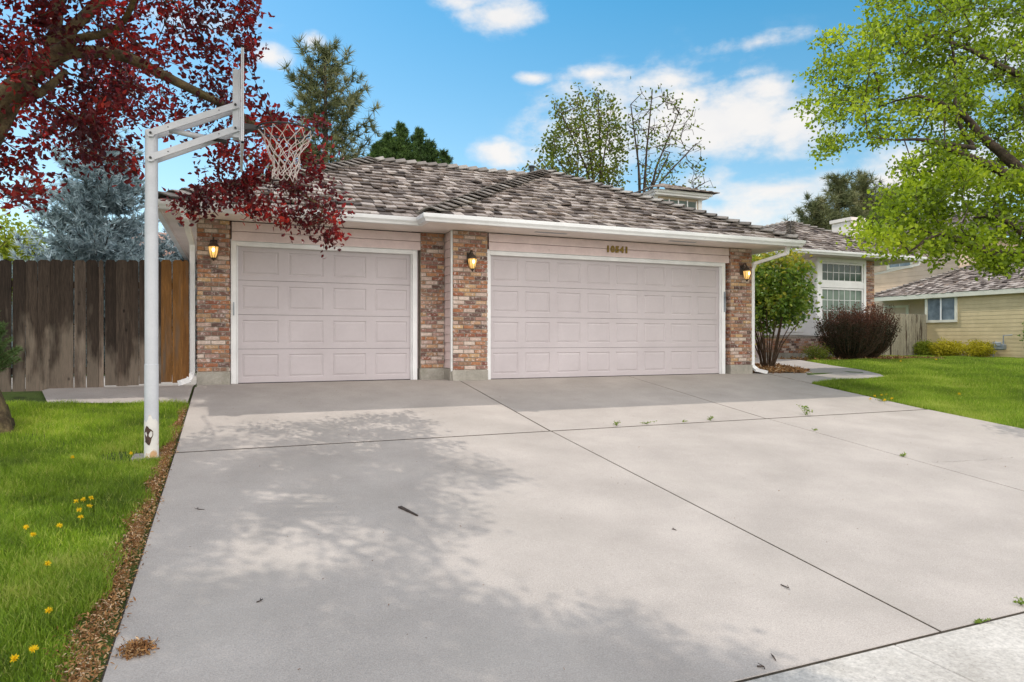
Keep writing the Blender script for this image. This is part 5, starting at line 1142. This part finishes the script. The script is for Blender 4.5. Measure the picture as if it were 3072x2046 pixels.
def edge_x(y): return XL-.05-.10*np.clip((-y-2)/5, 0, 1)-.035*np.sin(y*5.3)-.03*np.sin(y*11+1)
def lawn_left():
    rg = np.random.default_rng(3)
    # density falls with distance from the camera
    P = []
    for y0, y1, x0, dens in ((-10.4, -6.0, -7.4, 15000), (-6.0, -3.6, -8.9, 12000), (-3.6, -.8, -9.8, 8500)):
        n = int((y1-y0)*(XL-x0)*dens); x = rg.uniform(x0, XL, n); y = rg.uniform(y0, y1, n)
        u, v, fw = project(np.stack([x, y, zg(x, y)], 1)); k = (fw > .5) & (u > -320) & (v < 1900) & (x < edge_x(y)+rg.normal(0, .02, n)) & ((y < -1.12+(x-XL)*-.17) | (x < -6.3)) & (y < .35)
        k &= ~((abs(x+4.70) < .075) & (abs(y+3.56) < .075)); k &= ~((x > XL-.36) & (abs(y-J1) < .16) & (rg.random(n) < .93))
        k &= ~((np.hypot(x+4.98, y+3.45) < .2) & (rg.random(n) < .8)) & ~((np.hypot(x+6.0, y+2.6) < .3) & (rg.random(n) < .5))
        P.append(np.stack([x[k], y[k], zg(x[k], y[k])-.03], 1))
    P = np.concatenate(P); patch = .46+.26*np.sin(P[:, 0]*3.1+1)*np.sin(P[:, 1]*2.3)+.2*np.sin(P[:, 0]*7+P[:, 1]*5)*np.sin(P[:, 1]*9+2)
    hh = .075+.03*np.sin(P[:, 0]*4.1+2)*np.sin(P[:, 1]*3.7)+.015*np.sin(P[:, 0]*11)*np.sin(P[:, 1]*9); V, F, k = blades(P, hh, .0052, rg, True, .75)
    r = np.clip(patch+rg.normal(0, .2, len(P)), 0, 1); r[rg.random(len(P)) < .05] = 1
    o = mesh_np('grass', V, F, np.concatenate([r, r]), M['grass']); tag(o, 'long bright green grass on the left lawn beside the driveway', 'grass', kind='stuff')
def lawn_right_mask(x, y):
    k = (x > XR+.03) & (x < 22.75)
    walk = [(XR+.01, -1.2), (XR+.2, -1.05), (7.2, -.95), (8.42, -.76), (8.6, -.5), (8.9, .2), (9.6, 1.6), (10.6, 3.6), (11.3, 4.9), (11.8, 9), (5, 9), (5, -.02)]
    k &= ~in_poly(x, y, walk); k &= ~in_poly(x, y, [(10.4, 3.3), (16.2, 3.0), (16.3, 14), (9, 14)]); k &= ~((x > 16) & (y > 8.72)); k &= ~((x > 22.0) & (y < 9))
    return k
def lawn_right():
    rg = np.random.default_rng(4); P = []
    for x0, x1, y0, y1, dens in ((XR, 9, -8.2, 1, 7000), (9, 13, -6, 4.5, 3200), (13, 23, -3, 9.2, 1900)):
        n = int((x1-x0)*(y1-y0)*dens); x = rg.uniform(x0, x1, n); y = rg.uniform(y0, y1, n); u, v, fw = project(np.stack([x, y, zg(x, y)], 1)); k = lawn_right_mask(x, y) & (u < 2700) & (u > 1600) & (fw > 1) & ((x > XR+.05+.03*np.sin(y*6)))
        P.append(np.stack([x[k], y[k], zg(x[k], y[k])-.03], 1))
    P = np.concatenate(P); d = np.linalg.norm(P-CAM, axis=1); patch = .48+.22*np.sin(P[:, 0]*1.1+1)*np.sin(P[:, 1]*1.3)+.18*np.sin(P[:, 0]*2.7+P[:, 1]*2.1)*np.sin(P[:, 1]*4.3-P[:, 0])
    V, F, k = blades(P, .07+.03*np.sin(P[:, 0]*3)*np.sin(P[:, 1]*4.1), .0007*d, rg, False, .7); r = np.clip(patch+rg.normal(0, .24, len(P)), 0, 1); r[rg.random(len(P)) < .04] = 1
    o = mesh_np('grass', V, F, r, M['grass']); tag(o, 'smooth sunlit green grass on the right lawn in front of the window wing', 'grass', kind='stuff')
lawn_left(); lawn_right()
# ------------------------------------------------------------ litter, mulch, flowers, weeds
def chips(P, size, rg, flat=.5):
    n = len(P); V, F = leaf_arrays(P, size, .35, 1.6, .5, rg); return V, F
def litter():
    rg = np.random.default_rng(9)
    y = rg.uniform(-8.2, -1.2, 15000); wd = .035+.085*np.clip((-y-2)/5, 0, 1)+.02*np.sin(y*7); x = XL-.03-wd*.55+rg.normal(0, 1, len(y))*wd*.42
    x = np.minimum(x, XL+.05); P = np.stack([x, y, zg(x, y)+rg.uniform(.0, .018, len(y))-.006+np.where(x > XL, .012, 0)], 1)
    V, F = chips(P, .02, rg); o = mesh_np('leaf_litter', V, F, np.repeat(np.clip(rg.beta(2, 2, len(P)), 0, 1), 2), M['mulch']); tag(o, 'brown leaf litter and bark bits along the left driveway edge', 'leaf litter', kind='stuff')
    c_ = np.array([-4.40, -7.12]); n = 700; r = rg.normal(size=(n, 2))*np.array([.03, .032]); P = np.stack([c_[0]+r[:, 0], c_[1]+r[:, 1], zg(0, c_[1]+r[:, 1])+.004+np.clip(.02-.18*np.hypot(r[:, 0], r[:, 1]), 0, .02)*rg.random(n)], 1)
    V, F = chips(P, .02, rg); o = mesh_np('leaf_pile', V, F, np.repeat(rg.beta(2, 2.6, n), 2), M['mulch'], origin=(c_[0], c_[1], -.755)); tag(o, 'small pile of brown leaf bits on the driveway near the bottom left', 'leaf pile', kind='stuff')
    P = []
    for q in range(9000):
        x, y_ = rg.uniform(5.65, 8.6), rg.uniform(-.2, 4.4)
        if in_poly(np.array([x]), np.array([y_]), [(5.66, .0), (5.95, -.1), (6.95, -.17), (7.6, .55), (8.6, 2.4), (8.6, 4.4), (5.65, 4.4)])[0]: P.append((x, y_, float(zg(x, y_))+rg.uniform(.008, .045)))
    for q in range(2500):
        x, y_ = rg.uniform(10.7, 16), rg.uniform(3.1, 4.7); P.append((x, y_, float(zg(x, y_))+rg.uniform(.005, .03)))
    V, F = chips(np.array(P), .07, rg); o = mesh_np('mulch', V, F, np.repeat(np.clip(rg.beta(2, 2.2, len(P)), 0, 1), 2), M['mulch']); tag(o, 'brown bark mulch round the tall shrub and under the window', 'mulch', kind='stuff')
    # dirt crumbs scattered on the concrete
    n = 260; x = rg.uniform(XL, XR, n); y_ = rg.uniform(-8.1, -.3, n); P = np.stack([x, y_, zg(x, y_)+.003], 1); V, F = chips(P, .012, rg); o = mesh_np('crumbs', V, F, np.repeat(rg.random(n)*.35, 2), M['mulch']); tag(o, 'tiny seed and twig crumbs scattered over the driveway', 'debris', kind='stuff')
    # twigs
    def on(u, v):
        r = ray(u, v); P = CAM+r*((-.4-CZ)/r[2])
        for _ in range(12): P = CAM+r*((float(zg(P[0], P[1]))-CZ)/r[2])
        return P
    tw = [((920, 1167), (960, 1187), .016, 'flat dark wood splinter lying mid driveway below the hoop shadow', 'wood splinter'), ((922, 917), (955, 920), .016, 'dark straight stick lying near the single garage door', 'stick'), ((477, 996), (515, 1006), .006, 'dark curved twig near the left end of the cross joint', 'twig'),
          ((703, 978), (737, 975), .004, 'thin straight twig on the slab in front of the single garage', 'twig'), ((640, 964), (660, 967), .0035, 'tiny twig in the shade in front of the single garage', 'twig'),
          ((590, 1385), (604, 1378), .0035, 'small hooked twig in the shade lower left of the splinter', 'twig'), ((1545, 1217), (1555, 1220), .0035, 'tiny forked twig on the middle slab in the sun', 'twig'), ((1740, 1533), (1758, 1540), .004, 'leftmost twig of the pair at the bottom of the driveway', 'twig'), ((1775, 1508), (1783, 1520), .004, 'upright bent twig right of its neighbour at the bottom of the driveway', 'twig'),
          ((1795, 1345), (1812, 1353), .0035, 'thin twig on the sunlit slab right of the shadow edge', 'twig'), ((455, 1168), (470, 1172), .003, 'tiny twig near the litter at the left edge', 'twig'), ((2770, 1), (2770, 1), 0, '', '')]
    for a, b_, r, lab, cat in tw:
        if not r: continue
        A, B_ = on(*a), on(*b_); m = MB()
        if cat == 'wood splinter':
            d = B_-A; s = np.cross(d/np.linalg.norm(d), [0, 0, 1]); m.hexa([A-s*.014, B_-s*.006, B_+s*.006, A+s*.018, A-s*.014+[0, 0, .012], B_-s*.006+[0, 0, .010], B_+s*.006+[0, 0, .012], A+s*.018+[0, 0, .014]])
        else:
            mid = (A+B_)/2+np.array([rg.normal(0, .01), rg.normal(0, .015), .004]); m.tube([A+[0, 0, r], mid+[0, 0, r], B_+[0, 0, r]], [r, r, r*.6], 5)
            m.tube([mid+[0, 0, r], mid+[rg.normal(0, .03), .03, .008]], [r*.7, r*.4], 4)
        o = m.build(cat.replace(' ', '_'), M['twig'], origin=tuple(A)); tag(o, lab, cat, 'twigs lying on the driveway')
    # dandelions
    def dand(u, v, lab, s=.020, group='dandelions in the left lawn', h=.07):
        g = on(u, v); g = np.array([g[0], g[1], g[2]-.01]); e = empty('dandelion', tuple(g), lab, 'flower', group); m = MB(); m.tube([g, g+[.004, 0, h]], [.0018, .0015], 4); m.build('flower_stem', M['weed'], e)
        c0 = g+[.004, 0, h]; P = np.repeat(c0[None], 34, 0); d = unit(np.random.default_rng(int(u)).normal(size=(34, 3))+[0, 0, .9]); d[:, 2] = abs(d[:, 2])*.55
        V, F = leaf_arrays(P, s, .35, .5, .15, rg, d*2.5); mesh_np('flower_head', V, F, np.repeat(rg.random(34), 2), M['petal'], e)
    for u, v, w_ in ((174, 1158, 'leftmost'), (190, 1154, 'topmost'), (204, 1170, 'rightmost'), (180, 1178, 'central'), (184, 1196, 'lowest'), (208, 1150, 'small upper right')): dand(u, v+14, w_+' bloom of the close dandelion cluster on the left lawn')
    for u, v, l in ((58, 1222, 'single dandelion left of the cluster near the left edge'), (74, 1240, 'dandelion just below the single one near the left edge'), (135, 1218, 'small dandelion under the cluster on the left lawn'), (166, 1055, 'dandelion above the cluster halfway to the hoop pole'), (107, 1308, 'dandelion pair bloom below the cluster'), (30, 1535, 'dandelion in the bottom left corner'), (75, 1512, 'pale dandelion above the bottom left corner'), (268, 948, 'dandelion by the path edge left of the pole'), (300, 1045, 'dandelion left of the pole foot'), (110, 1420, 'dandelion low on the left lawn below the pair')): dand(u, v+12, l)
    for u, v, w_ in ((1998, 894, 'highest'), (2004, 904, 'second highest'), (2000, 921, 'lower left'), (2011, 914, 'inner left'), (2027, 912, 'middle'), (2037, 911, 'inner right'), (2050, 920, 'rightmost'), (2033, 924, 'lowest middle')): dand(u, v+6, w_+' dandelion of the loose cluster on the right lawn near the driveway', .026, 'dandelions in the right lawn', .08)
    for u, v, l in ((2205, 910, 'lone dandelion right of centre on the right lawn'), (1876, 888, 'dandelion at the left tip of the right lawn'), (1918, 892, 'dandelion just right of the lawn tip'), (2190, 867, 'dandelion far up the right lawn'), (2265, 888, 'dandelion on the right lawn towards the frame edge'), (2152, 828, 'dandelion far back near the grey fence'), (2070, 832, 'dandelion far back in front of the barberry')): dand(u, v+5, l, .028, 'dandelions in the right lawn', .08)
    # weeds in the joints
    def weed(u, v, h, n, lab, spread=.05):
        g = on(u, v); e = empty('weed', tuple(g), lab, 'weed', 'weeds growing in the driveway joints'); m = MB(); P = []; D = []
        for k in range(n):
            d = np.array([rg.normal(0, 1)*spread, rg.normal(0, .5)*spread, h*rg.uniform(.4, 1)]); m.tube([g, g+d*.6+[0, 0, h*.05], g+d], [.0025, .002, .001], 4, cap=False)
            for f in (.3, .45, .6, .75, .9, 1): P.append(g+d*f); D.append(np.array([rg.normal(), rg.normal(), .4]))
        m.build('stems', M['weed'], e); P = np.array(P); leaves('foliage', P, max(.02, h*.3), M['weed'], e, .45, .6, rg, rg.random(len(P)), np.array(D))
    weed(1418, 978, .05, 7, 'small round weed left in the cross joint'); weed(1485, 974, .035, 6, 'low reddish weed in the cross joint near the middle line', .07); weed(1632, 966, .05, 8, 'bushy weed in the cross joint left of the tall one'); weed(1852, 954, .15, 6, 'tall spindly weed at the right joint crossing', .07)
    weed(1872, 990, .025, 4, 'tiny weed on the right slab joint below the tall one'); weed(2075, 1049, .035, 7, 'small weed on the right long joint', .06); weed(2250, 1432, .03, 5, 'curled weed in the sidewalk joint at the lower right', .03); weed(1905, 895, .06, 6, 'pale weed at the left tip of the right lawn', .08); weed(1570, 970, .025, 4, 'flat weed in the cross joint between the two bushier ones', .06)
    weed(2030, 925, .09, 9, 'tall pale weed on the right lawn edge below the dandelion cluster', .12); weed(2348, 1390, .04, 7, 'weed in the sidewalk joint at the right frame edge', .05)
litter()
